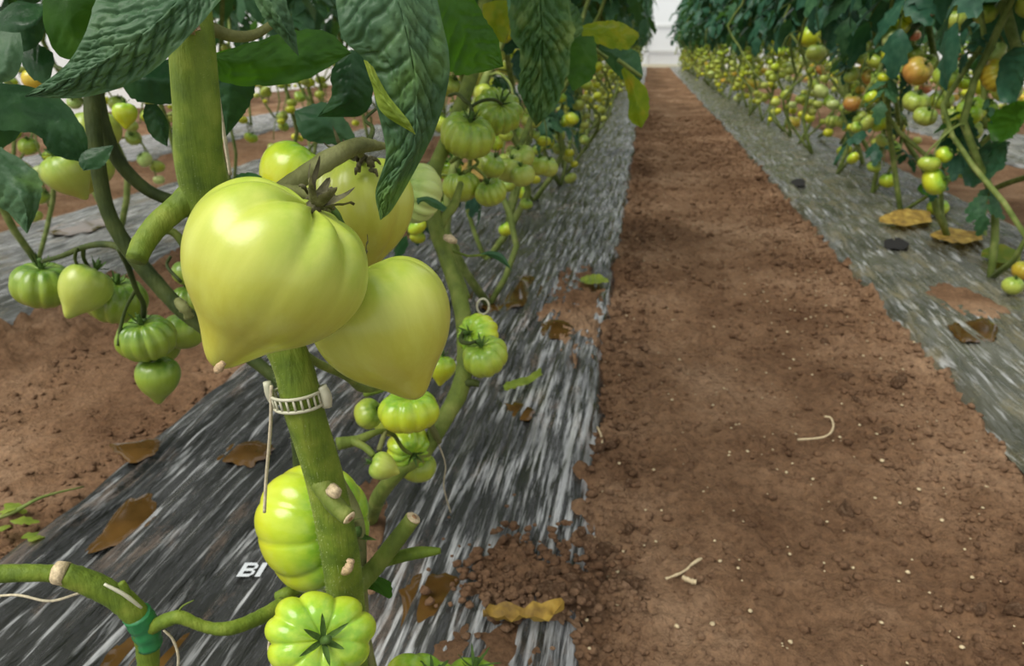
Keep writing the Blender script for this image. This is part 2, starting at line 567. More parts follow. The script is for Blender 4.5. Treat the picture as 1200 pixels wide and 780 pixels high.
# plastic mulch
def film_h(X, Y, x0, x1, seed, amp):
    warp = 0.03 * (fbm(X * 3, Y * 2.0, seed + 5, 2) - 0.5)
    Xw = X + warp
    a = fbm(Xw * 38, Y * 2.6, seed, 3)
    rid = 1 - np.abs(a - 0.5) * 4
    b_ = fbm(Xw * 95, Y * 7.0, seed + 9, 2)
    z = 0.012 + amp * (0.010 * np.clip(rid, 0, 1) + 0.007 * (b_ - 0.5)) + 0.016 * (fbm(X * 5, Y * 4, seed + 3, 3) - 0.5)
    t = np.minimum(X - x0, x1 - X)
    z = z - 0.026 * np.clip(1 - t / 0.03, 0, 1) ** 2
    return z


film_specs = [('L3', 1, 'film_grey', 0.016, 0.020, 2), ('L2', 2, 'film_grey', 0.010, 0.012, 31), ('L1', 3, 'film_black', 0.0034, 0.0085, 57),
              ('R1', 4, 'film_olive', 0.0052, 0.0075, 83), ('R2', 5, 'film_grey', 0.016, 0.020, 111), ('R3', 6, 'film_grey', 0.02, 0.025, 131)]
film_labels = {'L1': 'black wrinkled plastic mulch film under the foreground tomato plant, left of the soil path',
               'R1': 'grey wet plastic mulch film right of the soil path, under the right tomato row',
               'L2': 'grey plastic mulch film beyond the soil strip at the far left',
               'L3': 'farthest left strip of plastic mulch film, mostly hidden',
               'R2': 'strip of plastic mulch film behind the right tomato row',
               'R3': 'farthest right strip of plastic mulch film, mostly hidden'}
FILM = {}
FZ = {}
for key, bi, mt, dx, ky, seed in film_specs:
    x0, x1 = BEDS[bi]
    xs_ = np.arange(x0, x1 + dx, dx)
    ys_ = geo_ys(0.40, YEND, ky, (-0.6, -0.2, 0.1, 0.25))
    X, Y = np.meshgrid(xs_, ys_)
    Z = film_h(X, Y, x0, x1, seed, 1.0)
    X = X + 0.012 * (fbm(Y * 8, X * 1.5, seed + 7, 3) - 0.5) * 2
    if key == 'L1':
        X = X + 0.022 * np.exp(-np.maximum(Y - 0.62, 0) / 0.22) * np.clip((X - x0) / (x1 - x0), 0, 1) ** 4
        t = X - (x0 + 0.075)
        Z = Z + 0.014 * np.exp(-(t / 0.006) ** 2) * np.clip(1.4 - Y, 0, 1)
    v = np.stack([X, Y, Z], -1).reshape(-1, 3)
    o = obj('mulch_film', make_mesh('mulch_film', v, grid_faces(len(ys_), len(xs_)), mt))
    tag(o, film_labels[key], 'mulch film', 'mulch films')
    FILM[key] = o
    FZ[key] = (x0, x1, seed)


def film_z(key, x, y):
    x0, x1, s = FZ[key]
    return float(film_h(np.array([x]), np.array([y]), x0, x1, s, 1.0)[0])


def blob(name, pix, z, mat, dome, label=None, cat=None, parent=None, rings=6, seg=28, rough=0.0, seed=0, skirt=0.012):
    """a low patch lying on the ground, its outline taken from ground points"""
    pts = np.array([G(a, b_, z)[:2] for a, b_ in pix])
    c = pts.mean(0)
    ring = catmull([tuple(p) for p in np.vstack([pts, pts[:1]])], seg + 1)[:-1]
    rag = 0.45 if rough else 0.5
    jit = 1 + rag * (fbm(np.arange(seg) * 0.37, np.zeros(seg) + seed, 4, 3) - 0.5)
    ring = c + (ring - c) * jit[:, None]
    V = [(c[0], c[1], z + dome)]
    for k in range(1, rings + 1):
        t = k / rings
        for q in ring:
            p = c + (q - c) * t * (1 + 0.12 * (random.random() - 0.5) * (t > 0.9))
            zz = z + dome * (1 - t * t)
            if rough: zz += rough * float(fbm(np.array([p[0] * 70]), np.array([p[1] * 70]), seed, 3)[0] - 0.45)
            if k == rings: zz -= skirt
            V.append((p[0], p[1], zz))
    Fs = [(0, 1 + i, 1 + (i + 1) % seg) for i in range(seg)]
    for k in range(rings - 1):
        for i in range(seg):
            a = 1 + k * seg + i; b2 = 1 + k * seg + (i + 1) % seg
            Fs.append((a, a + seg, b2 + seg, b2))
    o = build(name, V, Fs, mat, parent)
    if label: tag(o, label, cat)
    return o


puddles = [([(96, 648), (118, 622), (150, 585), (178, 578), (186, 600), (150, 630)], 'muddy puddle with a white sky glint on the black film, lower left'),
           ([(255, 535), (275, 520), (312, 518), (312, 535), (285, 545)], 'small brown puddle on the black film left of the main stem'),
           ([(545, 352), (560, 325), (600, 316), (650, 342), (610, 358), (570, 366)], 'long brown puddle on the film beside the second plant stem'),
           ([(468, 690), (480, 680), (512, 668), (545, 680), (530, 705), (500, 722), (472, 740)], 'brown puddle on the film beside the heap of spilled soil'),
           ([(108, 780), (150, 748), (200, 735), (262, 738), (255, 760), (200, 790), (140, 800)], 'orange-brown puddle under the left bent stem'),
           ([(1108, 380), (1130, 374), (1165, 376), (1172, 395), (1150, 403), (1125, 398)], 'muddy puddle on the grey film at the right edge of the path'),
           ([(125, 522), (160, 515), (185, 515), (178, 530), (150, 540)], 'narrow puddle by the left edge of the black film'),
           ([(592, 472), (608, 470), (625, 478), (622, 490), (600, 488)], 'tiny brown puddle on the streaked film right of the ribbed pair of tomatoes'),
           ([(632, 380), (650, 374), (672, 378), (668, 392), (640, 394)], 'yellowish puddle near the right edge of the black film'),
           ([(45, 270), (75, 262), (120, 255), (118, 266), (70, 276)], 'thin puddle on the far left grey film')]
for k, (pix, lab) in enumerate(puddles):
    blob('puddle', pix, 0.0205, 'muddy_water', 0.0, lab, 'puddle', seg=40, rings=5, skirt=0.0015, seed=k)

spill = blob('soil_heap', [(530, 700), (560, 665), (598, 612), (640, 655), (690, 668), (705, 710), (660, 735), (600, 722)], 0.016, 'soil', 0.016,
             'heap of crumbly brown soil spilled on the black film near the yellow leaf', 'soil heap', rings=22, seg=80, rough=0.022, seed=5)
spill2 = blob('soil_heap', [(470, 790), (490, 752), (560, 728), (620, 735), (640, 800), (560, 830)], 0.018, 'soil', 0.007,
              'thin smear of wet soil on the film at the bottom edge of the photo', 'soil heap', rings=16, seg=60, rough=0.012, seed=8)
spill3 = blob('soil_heap', [(625, 370), (650, 320), (690, 310), (708, 350), (700, 420), (660, 425)], 0.012, 'soil', 0.008,
              'flat patch of soil washed onto the film beside the path', 'soil heap', rings=26, seg=90, rough=0.030, seed=12)
spill4 = blob('soil_heap', [(390, 640), (405, 590), (440, 560), (455, 600), (440, 680), (410, 700)], 0.018, 'soil', 0.006,
              'soil patch on the film behind the main stem', 'soil heap', rings=12, seg=40, rough=0.014, seed=15)
spill5 = blob('soil_heap', [(1060, 345), (1100, 330), (1150, 345), (1185, 370), (1120, 372)], 0.014, 'soil', 0.006,
              'soil washed over the edge of the right grey film', 'soil heap', rings=10, seg=40, rough=0.012, seed=18)
# crumbs on the heap
pts, szs = [], []
for k in range(520):
    g = G(random.gauss(620, 45), random.gauss(672, 26), 0.03)
    pts.append((g.x, g.y, 0.025 + 0.008 * random.random())); szs.append(0.002 + 0.005 * random.random() ** 2)
v0 = np.array(world_loc(spill))
clod_field('soil_crumbs', np.array(pts) - v0, szs, 'soil_clod', spill)
for k, (px, py, s) in enumerate([(640, 690, .011), (652, 697, .013), (668, 680, .010), (676, 690, .009), (648, 672, .009), (690, 702, .012), (664, 705, .010), (622, 676, .008), (606, 690, .008), (595, 668, .007)]):
    g = G(px, py, 0.03)
    o = obj('clod', lump, spill)
    o.location = Vector((g.x, g.y, 0.031)) - Vector(v0)
    o.scale = (s, s * 0.9, s * 0.8); o.rotation_euler = (k, 2 * k, 3 * k)

# planting hole in the right film
h = blob('planting_hole', [(1034, 287), (1040, 279), (1055, 278), (1066, 285), (1060, 291), (1042, 291)], 0.025, 'hole_dark', 0.0, parent=FILM['R1'], skirt=0.002)
h2 = blob('planting_hole', [(925, 214), (932, 209), (942, 210), (944, 216), (934, 218)], 0.025, 'hole_dark', 0.0, parent=FILM['R1'], skirt=0.002)

# printed mark on the black film
def print_mark():
    c = G(296, 667, 0.027)
    ex = (G(310, 667, 0.027) - c); ey = (G(301, 659, 0.027) - c)
    def q(u, v_): return c + ex * u + ey * v_
    V, Fs = [], []
    def strip(poly):
        o_ = len(V)
        V.extend([tuple(q(*p)) for p in poly]); Fs.append(list(range(o_, o_ + len(poly))))
    strip([(-1.0, -1), (-0.62, -1), (-0.62, 1), (-1.0, 1)])
    for y0, y1 in ((-1, -0.6), (-0.2, 0.2), (0.6, 1)):
        strip([(-0.62, y0), (0.05, y0), (0.05, y1), (-0.62, y1)])
    strip([(0.05, -0.9), (0.3, -0.6), (0.3, -0.2), (0.05, -0.05)])
    strip([(0.05, 0.05), (0.3, 0.2), (0.3, 0.6), (0.05, 0.9)])
    strip([(0.52, -1), (0.95, -1), (0.95, 1), (0.52, 1)])
    return build('printed_mark', V, Fs, 'white_print', FILM['L1'], smooth=False)
print_mark()

# ------------------------------------------------------------------ greenhouse shell
YW = YEND + 0.15


def quad(name, a, b_, c, d, mat, parent=None, nsub=8):
    a, b_, c, d = map(np.array, (a, b_, c, d))
    V = []
    for i in range(nsub + 1):
        for j in range(nsub + 1):
            s, t = i / nsub, j / nsub
            V.append((a * (1 - s) + b_ * s) * (1 - t) + (d * (1 - s) + c * s) * t)
    o = obj(name, make_mesh(name, V, grid_faces(nsub + 1, nsub + 1), mat), parent)
    return o


def box(name, lo, hi, mat, parent=None):
    (x0, y0, z0), (x1, y1, z1) = lo, hi
    V = [(x0, y0, z0), (x1, y0, z0), (x1, y1, z0), (x0, y1, z0), (x0, y0, z1), (x1, y0, z1), (x1, y1, z1), (x0, y1, z1)]
    Fs = [(0, 3, 2, 1), (4, 5, 6, 7), (0, 1, 5, 4), (1, 2, 6, 5), (2, 3, 7, 6), (3, 0, 4, 7)]
    return obj(name, make_mesh(name, V, Fs, mat, False), parent)


wb = quad('wall_back', (-5, YW, 0), (5.5, YW, 0), (5.5, YW, 3.2), (-5, YW, 3.2), 'greenhouse_film'); tag(wb, kind='structure')
wl = quad('wall_left', (-5, -1, 0), (-5, YW, 0), (-5, YW, 2.2), (-5, -1, 2.2), 'greenhouse_film'); tag(wl, kind='structure')
wr = quad('wall_right', (5.5, -1, 0), (5.5, YW, 0), (5.5, YW, 2.2), (5.5, -1, 2.2), 'greenhouse_film'); tag(wr, kind='structure')
bb = box('baseboard_back', (-5, YW - 0.08, -0.02), (5.5, YW - 0.03, 0.09), 'frame_cream'); tag(bb, kind='structure')
for z in (0.42, 1.1, 2.0):
    box('frame_bar', (-5, YW - 0.06, z), (5.5, YW - 0.02, z + 0.05), 'frame_white', wb)
for x in (-3.4, -1.8, -0.1, 1.15, 2.4, 4.0):
    box('frame_post', (x, YW - 0.06, 0), (x + 0.05, YW - 0.02, 3.2), 'frame_white', wb)


# ------------------------------------------------------------------ tomatoes
def tomato_local(ribs=7, depth=0.1, squash=0.85, dip=0.18, tip=0.0, taper=0.0, seed=0, nu=56, nv=28, asym=0.08, sharp=0.6, low=0.35, tipw=0.34):
    rr = np.random.default_rng(seed)
    th = np.linspace(0.0, math.pi, nv)[:, None]
    ph = np.linspace(0, 2 * math.pi, nu, endpoint=False)[None, :]
    wp = ph + sum(rr.uniform(-0.22, 0.22) / k * np.sin(k * ph + rr.uniform(0, 6.28)) for k in (1, 2, 3))
    lob = np.abs(np.sin(wp * ribs / 2)) ** sharp
    mod = 1 - 0.5 * (np.sin(wp * ribs / 2 * 0.5 + rr.uniform(0, 6)) ** 2) * rr.uniform(0.2, 0.8)
    wgt = low + (1 - low) * np.clip(np.cos(th) * 0.5 + 0.5, 0, 1) ** 0.7
    wgt = wgt * np.sin(th) ** 0.35 if tip == 0 else np.maximum(np.exp(-(th / 0.95) ** 2), low * np.clip((math.pi - th) / 0.9, 0, 1))
    rib = 1 - depth * mod * (1 - lob) * wgt * 2
    a2 = 1 + asym * np.cos(2 * ph + rr.uniform(0, 6.28)) + asym * 0.6 * np.cos(3 * ph + rr.uniform(0, 6.28))
    st = np.sin(th)
    rad = st ** 0.9 * (1 - taper * np.clip((1 - np.cos(th)) / 2, 0, 1) ** 1.3) * a2 * rib
    z = squash * np.cos(th) * rib ** 0.5 - dip * np.exp(-(th / 0.42) ** 2) + 0 * ph
    if tip:
        z = z - tip * np.exp(-((math.pi - th) / tipw) ** 2)
    x, y = rad * np.cos(ph), rad * np.sin(ph)
    v = np.stack([x, y, z], -1).reshape(-1, 3)
    return v, grid_faces(nv, nu, True)


def calyx_local(n=5, L=0.6, up=0.2, seed=0, w=0.11, stalk=0.35, curl=0.4):
    """sepals and a stub of stalk, in units of the fruit's radius, base at origin, +Z out of the fruit"""
    rr = np.random.default_rng(seed)
    parts = []
    for k in range(n):
        a = 2 * math.pi * (k + rr.uniform(-0.25, 0.25)) / n
        l_ = L * rr.uniform(0.75, 1.2); cu = curl * rr.uniform(0.3, 1.5)
        V = []
        m_ = 7
        for i in range(m_):
            t = i / (m_ - 1)
            r_ = 0.04 + l_ * t * (1 - 0.2 * cu * t)
            z = up * math.sin(t * 2.2) * rr.uniform(0.8, 1.2) + cu * 0.35 * t * t
            ww = w * (1 - t) ** 0.6 * (0.6 + 1.2 * t if t < 0.33 else 1)
            for s in (-1, 0, 1):
                aa = a
                cx_, sy_ = math.cos(aa), math.sin(aa)
                V.append((r_ * cx_ - s * ww * sy_, r_ * sy_ + s * ww * cx_, z + (0.03 if s else 0)))
        parts.append((np.array(V), grid_faces(m_, 3)))
    v, f = tube([(0, 0, -0.05), (0.01, 0, stalk * 0.5), (0.05, 0.03, stalk)], [0.10, 0.075, 0.085], 8, 4)
    parts.append((v, f))
    return join(parts)


def stem_quat(s):
    d = (CR * s[0] + CU * s[1] + CB * s[2]).normalized()
    return Vector((0, 0, 1)).rotation_difference(d)


SHAPES = {
    'heart': dict(ribs=9, depth=0.075, squash=0.86, dip=0.13, tip=0.34, taper=0.22, asym=0.04, low=0.10, sharp=1.0),
    'heart2': dict(ribs=8, depth=0.06, squash=0.88, dip=0.12, tip=0.30, taper=0.30, asym=0.03, low=0.08, sharp=1.0),
    'beef': dict(ribs=8, depth=0.09, squash=0.72, dip=0.22, asym=0.06, low=0.45, sharp=0.55),
    'rib': dict(ribs=11, depth=0.12, squash=0.78, dip=0.22, asym=0.03, low=0.5, sharp=0.6),
    'ribfine': dict(ribs=13, depth=0.13, squash=0.74, dip=0.22, asym=0.03, low=0.5, sharp=0.6),
    'round': dict(ribs=6, depth=0.045, squash=0.86, dip=0.14, asym=0.03, low=0.3, sharp=0.7),
    'small': dict(ribs=7, depth=0.06, squash=0.82, dip=0.16, asym=0.03, low=0.3, sharp=0.7),
}


def tomato(bbox, d, shape, mat, stem, label, spin=0.0, group=None, calyx='calyx_green', csize=0.55, seed=None, hi=False, cn=6, **kw):
    """bbox: where the fruit shows (x0, y0, x1, y1); d: its distance; stem: which way its stalk end points (right, up, towards us)"""
    x0, y0, x1, y1 = bbox
    prm = dict(SHAPES[shape]); prm.update(kw)
    seed = seed if seed is not None else int(x0 * 7 + y0)
    if hi: prm.update(nu=112, nv=56)
    v, f = tomato_local(seed=seed, **prm)
    q = stem_quat(stem) @ Quaternion((0, 0, 1), spin)
    M = np.array(q.to_matrix())
    w = v @ M.T
    er = w @ np.array(CR); eu = w @ np.array(CU)
    sw, sh = er.max() - er.min(), eu.max() - eu.min()
    s = math.sqrt((x1 - x0) / sw * (y1 - y0) / sh) * d / F
    ctr = P((x0 + x1) / 2, (y0 + y1) / 2, d)
    ctr = ctr - CR * (er.max() + er.min()) / 2 * s - CU * (eu.max() + eu.min()) / 2 * s
    o = obj('tomato', make_mesh('tomato', v * s, f, mat))
    o.rotation_mode = 'QUATERNION'; o.rotation_quaternion = q; o.location = ctr
    tag(o, label, 'tomato', group)
    if calyx:
        cv, cf = calyx_local(cn, csize, 0.12, seed, w=0.075, curl=0.8, stalk=0.12 if calyx == 'calyx_dry' else 0.35)
        ztop = prm['squash'] - prm['dip']
        c = obj('calyx', make_mesh('calyx', (cv + np.array([0, 0, ztop])) * s, cf, calyx), o)
    return o, s


def stem_end(o, s, shape, out=0.3):
    prm = SHAPES[shape]
    return o.location + o.rotation_quaternion @ Vector((0, 0, (prm['squash'] - prm['dip'] + out) * s))


# the four large fruits of the near truss
T1, s1 = tomato((217, 215, 434, 428), 0.365, 'heart', 'tomato_pale', (0.53, 0.80, 0.10),
                'largest pale green heart-shaped tomato with pointed tip, hanging in front of main stem', spin=1.0, hi=True, calyx='calyx_dry', csize=0.34, cn=7, seed=5, tip=0.40, taper=0.15, asym=0.05, depth=0.12, tipw=0.34)
T2, s2 = tomato((362, 303, 531, 466), 0.435, 'heart2', 'tomato_pale', (-0.36, 0.86, 0.15),
                'smooth pale heart-shaped tomato tucked right of and behind the largest one', spin=0.2, hi=True, calyx='calyx_dry', csize=0.3, seed=9, tip=0.26, taper=0.22, depth=0.08)
T3, s3 = tomato((350, 190, 491, 312), 0.515, 'heart', 'tomato_pale', (-0.10, 0.92, 0.12),
                'pale tomato with brown seam scar behind the two large heart-shaped ones', spin=1.1, hi=True, calyx='calyx_dry', csize=0.4, seed=14, tip=0.15, depth=0.13, low=0.3)
T4, s4 = tomato((302, 169, 392, 250), 0.555, 'heart', 'tomato_lime', (0.5, 0.75, -0.1),
                'half-hidden yellow-green tomato at the back of the big cluster beside the thick stalk', spin=0.3, hi=True, calyx=None, seed=21, depth=0.05)
T5, s5 = tomato((462, 190, 519, 262), 0.88, 'ribfine', 'tomato_mint', (-0.75, 0.15, 0.5),
                'pale mint ribbed tomato peeking out behind the long hanging leaf', spin=0.3, seed=23)
# the dried blossom end and the seam scar belong to their fruits
v, f = tube([P(262, 425, .352), P(256, 432, .35), P(253, 437, .35)], [0.0016, 0.0022, 0.001], 7, 3, 0.3)
tip_o = build('blossom_scar', v, f, 'scar', None)
tip_o.parent = T1; tip_o.matrix_parent_inverse = T1.matrix_basis.inverted()
T6, s6 = tomato((302, 547, 433, 689), 0.562, 'beef', 'tomato_lime', (0.86, 0.02, 0.52),
                'big glossy yellow-green tomato partly hidden behind the lower main stem', spin=0.4, hi=True, seed=33, csize=0.35, squash=0.80, depth=0.05, ribs=10)
T7, s7 = tomato((320, 689, 432, 806), 0.475, 'beef', 'tomato_lime', (0.36, 0.26, 0.85),
                'lime ribbed tomato with star calyx facing the camera at the bottom edge', spin=0.9, hi=True, seed=37, csize=0.5, cn=6, depth=0.10, ribs=9, asym=0.09)
T8, s8 = tomato((448, 769, 545, 850), 0.60, 'beef', 'tomato_lime', (0.45, 0.8, 0.3),
                'green tomato cut off by the bottom edge right of the main stem', seed=39, csize=0.5)
T9, s9 = tomato((520, 773, 585, 840), 0.63, 'round', 'tomato_lime', (0.1, 0.9, 0.2),
                'green tomato barely showing at the bottom edge beside its leafy calyx', seed=41, csize=0.8)

# left hanging cluster
LC = 'left cluster of small green tomatoes'
lefts = [
    ((15, 306, 84, 361), 0.83, 'rib', 'tomato_dark', (0.15, 0.9, 0.35), 'deeply ribbed dark green tomato at the left end of the left cluster'),
    ((69, 311, 131, 371), 0.80, 'heart2', 'tomato_soft', (0.35, 0.8, -0.2), 'smooth pale green tomato second from the left in the left cluster'),
    ((106, 319, 164, 384), 0.86, 'rib', 'tomato_dark', (0.2, 0.85, 0.3), 'ribbed green tomato behind the smooth one in the left cluster'),
    ((140, 366, 204, 426), 0.80, 'rib', 'tomato_dark', (-0.05, 0.85, 0.5), 'bright green ribbed tomato with dark calyx in the lower left cluster'),
    ((190, 368, 240, 408), 0.87, 'round', 'tomato_dark', (0.1, 0.9, 0.2), 'dark green tomato between the left cluster and the largest tomato'),
    ((165, 388, 211, 425), 0.88, 'round', 'tomato_dark', (0.0, 0.9, 0.2), 'shaded green tomato behind the bright ribbed one in the lower left cluster'),
    ((158, 420, 214, 471), 0.82, 'heart2', 'tomato_dark', (0.1, 0.95, 0.25), 'lowest pointed green tomato of the left cluster, tip downward'),
    ((203, 303, 236, 335), 0.84, 'small', 'tomato_dark', (0, 0.9, 0.3), 'upper small green tomato half behind the left side of the largest tomato'),
    ((205, 330, 240, 372), 0.84, 'rib', 'tomato_dark', (0, 0.9, 0.3), 'lower green tomato half behind the left side of the largest tomato'),
    ((48, 178, 108, 228), 0.95, 'heart2', 'tomato_soft', (-0.3, 0.7, 0.5), 'pale heart-shaped tomato above the left film, left one of a pair'),
    ((86, 170, 131, 230), 0.99, 'heart2', 'tomato_soft', (0.3, 0.8, 0.2), 'pale green tomato above the left film, right one of a pair behind the stem'),
    ((87, 128, 138, 178), 1.02, 'small', 'tomato_soft', (0, 0.9, 0.2), 'pale round tomato behind the dark stem at upper left'),
    ((135, 118, 158, 154), 1.0, 'heart2', 'tomato_lime', (0.0, 0.9, 0.1), 'long yellow-green tomato just below the grey-green leaf at upper left'),
    ((25, 82, 56, 104), 1.05, 'round', 'tomato_gold', (0.0, 0.8, 0.3), 'yellow tomato peeking out between the dark leaves at upper left'),
]
left_obj = []
for bb_, d, sh, mt, st, lab in lefts:
    o, s = tomato(bb_, d, sh, mt, st, lab, group=LC, spin=random.random() * 6, csize=0.4)
    left_obj.append((o, s, sh))

# fruits of the second plant
C2 = 'tomatoes on the second plant'
seconds = [
    ((516, 128, 581, 188), 0.98, 'ribfine', 'tomato_green', (0.20, 0.62, 0.55), 'finely ribbed green tomato left of and below the topmost one on the second plant'),
    ((555, 100, 612, 161), 1.03, 'ribfine', 'tomato_green', (0.25, 0.25, 0.85), 'topmost ribbed green tomato of the second plant, dark calyx facing us'),
    ((518, 200, 563, 237), 1.06, 'rib', 'tomato_green', (-0.1, 0.9, 0.35), 'squat ribbed green tomato below the fine ribbed pair, left one'),
    ((557, 207, 593, 243), 1.04, 'rib', 'tomato_green', (-0.3, 0.75, 0.5), 'small ribbed green tomato lowest in the second plant upper cluster'),
    ((559, 177, 591, 209), 1.10, 'small', 'tomato_green', (0.4, 0.6, 0.5), 'small green tomato directly under the fine ribbed pair'),
    ((582, 183, 612, 216), 1.14, 'round', 'tomato_soft', (0.2, 0.9, 0.2), 'small smooth green tomato in the middle of the small upper bunch'),
    ((598, 192, 627, 219), 1.12, 'round', 'tomato_soft', (-0.2, 0.8, 0.4), 'small smooth green tomato hanging lowest of the small upper bunch'),
    ((594, 171, 628, 197), 1.2, 'small', 'tomato_soft', (-0.3, 0.6, 0.5), 'small green tomato at the top of the small upper bunch'),
    ((621, 183, 642, 207), 1.24, 'round', 'tomato_green', (0, 0.9, 0.2), 'tiny green tomato near the right end of the small upper bunch'),
    ((632, 186, 653, 208), 1.28, 'round', 'tomato_soft', (0.1, 0.9, 0.2), 'tiny green tomato at the right end of the small upper bunch'),
    ((534, 368, 586, 416), 0.86, 'rib', 'tomato_lime', (-0.55, 0.1, 0.7), 'upper bright green ribbed tomato hanging beside the second plant stem'),
    ((545, 389, 592, 446), 0.83, 'rib', 'tomato_green', (-0.25, 0.72, 0.55), 'lower bright green ribbed tomato hanging beside the second plant stem'),
    ((505, 412, 531, 457), 0.93, 'heart2', 'tomato_lime', (0.1, 0.95, 0.1), 'yellow tomato tucked between the smooth heart-shaped tomato and second stem'),
    ((446, 453, 513, 509), 0.76, 'beef', 'tomato_lime', (0.0, 0.85, 0.35), 'glossy green tomato right under the tip of the smooth heart-shaped one'),
    ((417, 464, 447, 505), 0.80, 'round', 'tomato_green', (0.75, 0.4, 0.4), 'small round green tomato at the left of the lower bunch'),
    ((437, 472, 480, 512), 0.86, 'round', 'tomato_green', (0, 0.9, 0.2), 'green tomato hidden at the back of the lower bunch'),
    ((455, 496, 506, 552), 0.82, 'rib', 'tomato_lime', (0.3, -0.3, 0.7), 'ribbed green tomato behind the curved lower stem of the second plant'),
    ((431, 530, 469, 561), 0.72, 'heart2', 'tomato_soft', (-0.8, 0.35, 0.2), 'little pale tomato on a thin stalk beside the curved lower stem'),
    ((468, 530, 512, 564), 0.86, 'small', 'tomato_green', (0, 0.9, 0.2), 'green tomato below the curved lower stem of the second plant'),
]
sec_obj = []
for bb_, d, sh, mt, st, lab in seconds:
    o, s = tomato(bb_, d, sh, mt, st, lab, group=C2, spin=random.random() * 6, csize=0.42)
    sec_obj.append((o, s, sh))

# fruits of the right row that can be told apart
C3 = 'near tomatoes of the right row'
rights = [
    ((1058, 67, 1093, 99), 'round', 'tomato_orange', (0.2, 0.3, 0.8), 'orange-tan ripening tomato with dark calyx in the right row'),
    ((1151, 67, 1187, 109), 'rib', 'tomato_gold', (0.2, 0.1, 0.9), 'golden ribbed tomato near the right edge, dark calyx facing us'),
    ((989, 111, 1008, 131), 'round', 'tomato_orange', (0, 0.8, 0.3), 'small brownish orange tomato low in the right row'),
    ((1056, 106, 1090, 131), 'beef', 'tomato_soft', (0.1, 0.7, 0.6), 'squat green tomato right below the orange-tan one'),
    ((1071, 124, 1099, 149), 'beef', 'tomato_soft', (0.1, 0.7, 0.6), 'green tomato lowest in the bunch under the orange-tan one'),
    ((1094, 74, 1126, 105), 'beef', 'tomato_green', (0, 0.5, 0.7), 'yellowish green tomato just right of the orange-tan one'),
    ((1088, 105, 1118, 128), 'beef', 'tomato_green', (0, 0.6, 0.6), 'flat green tomato right of the squat one in the right row'),
    ((1107, 12, 1134, 35), 'round', 'tomato_soft', (0, 0.8, 0.4), 'pale green tomato under the two topmost ones at upper right'),
    ((1100, -8, 1134, 18), 'round', 'tomato_green', (0, 0.8, 0.4), 'green tomato at the top edge of the photo, left of two at upper right'),
    ((1133, -6, 1169, 28), 'beef', 'tomato_green', (-0.1, 0.5, 0.7), 'green tomato at the top edge of the photo, right of two at upper right'),
    ((1122, 114, 1156, 146), 'beef', 'tomato_lime', (-0.4, 0.5, 0.7), 'lime tomato with curved calyx below the golden ribbed one'),
    ((1104, 128, 1130, 146), 'round', 'tomato_soft', (0, 0.8, 0.4), 'pale green tomato left of the lime one below the golden one'),
    ((1118, 140, 1150, 166), 'round', 'tomato_green', (0, 0.8, 0.4), 'green tomato under the lime one below the golden one'),
    ((1120, 162, 1146, 184), 'round', 'tomato_soft', (0, 0.8, 0.4), 'lowest green tomato of the bunch below the golden one'),
    ((1162, 134, 1186, 163), 'heart2', 'tomato_lime', (0, 0.9, 0.2), 'lime tomato beside the dark leaf at the right edge'),
    ((1175, 324, 1199, 345), 'round', 'tomato_soft', (0, 0.8, 0.5), 'green tomato lying on the film at the right edge'),
    ((1187, 306, 1212, 328), 'round', 'tomato_gold', (0, 0.8, 0.5), 'golden tomato cut off by the right edge above a green one'),
    ((1087, 232, 1112, 254), 'beef', 'tomato_lime', (0, 0.8, 0.5), 'single lime tomato lying low on the grey film'),
    ((938, 29, 963, 57), 'round', 'tomato_lime', (0, 0.8, 0.3), 'bright yellow-green tomato high in the middle of the right row'),
    ((936, -8, 957, 13), 'round', 'tomato_gold', (0, 0.8, 0.3), 'yellow tomato at the top edge of the photo in the right row'),
    ((903, 38, 920, 54), 'round', 'tomato_lime', (0, 0.8, 0.4), 'lime tomato left of the bright yellow-green one, upper of two'),
    ((903, 53, 922, 66), 'beef', 'tomato_lime', (0, 0.6, 0.6), 'lime tomato left of the bright yellow-green one, lower of two'),
    ((944, 52, 968, 72), 'round', 'tomato_soft', (0, 0.8, 0.4), 'soft green tomato under the bright yellow-green one'),
    ((938, 62, 953, 78), 'round', 'tomato_mint', (0, 0.8, 0.4), 'pale tomato under the bright yellow-green one'),
    ((918, 137, 940, 150), 'round', 'tomato_gold', (0, 0.8, 0.5), 'yellowish tomato lying low near the film in the right row'),
    ((967, 135, 984, 149), 'round', 'tomato_soft', (0, 0.8, 0.3), 'left of two small green tomatoes low in the right row'),
    ((979, 137, 994, 149), 'round', 'tomato_soft', (0, 0.8, 0.3), 'right of two small green tomatoes low in the right row'),
    ((872, 92, 890, 104), 'round', 'tomato_gold', (0, 0.6, 0.5), 'golden tomato low in the middle distance of the right row'),
    ((1076, 98, 1092, 109), 'small', 'tomato_blush', (0, 0.7, 0.5), 'small reddish tomato between the orange-tan and squat green ones'),
    ((1108, 58, 1125, 74), 'small', 'tomato_blush', (0, 0.7, 0.5), 'small pinkish orange tomato above the yellowish green one'),
    ((1080, 0, 1101, 18), 'small', 'tomato_blush', (0, 0.7, 0.5), 'reddish tomato at the top edge of the photo, upper right'),
    ((1064, 34, 1078, 48), 'small', 'tomato_blush', (0, 0.7, 0.5), 'dull pink tomato above the orange-tan one'),
    ((1164, 92, 1196, 120), 'round', 'tomato_soft', (0, 0.7, 0.5), 'green tomato just under the golden ribbed one near the right edge'),
]
right_obj = []
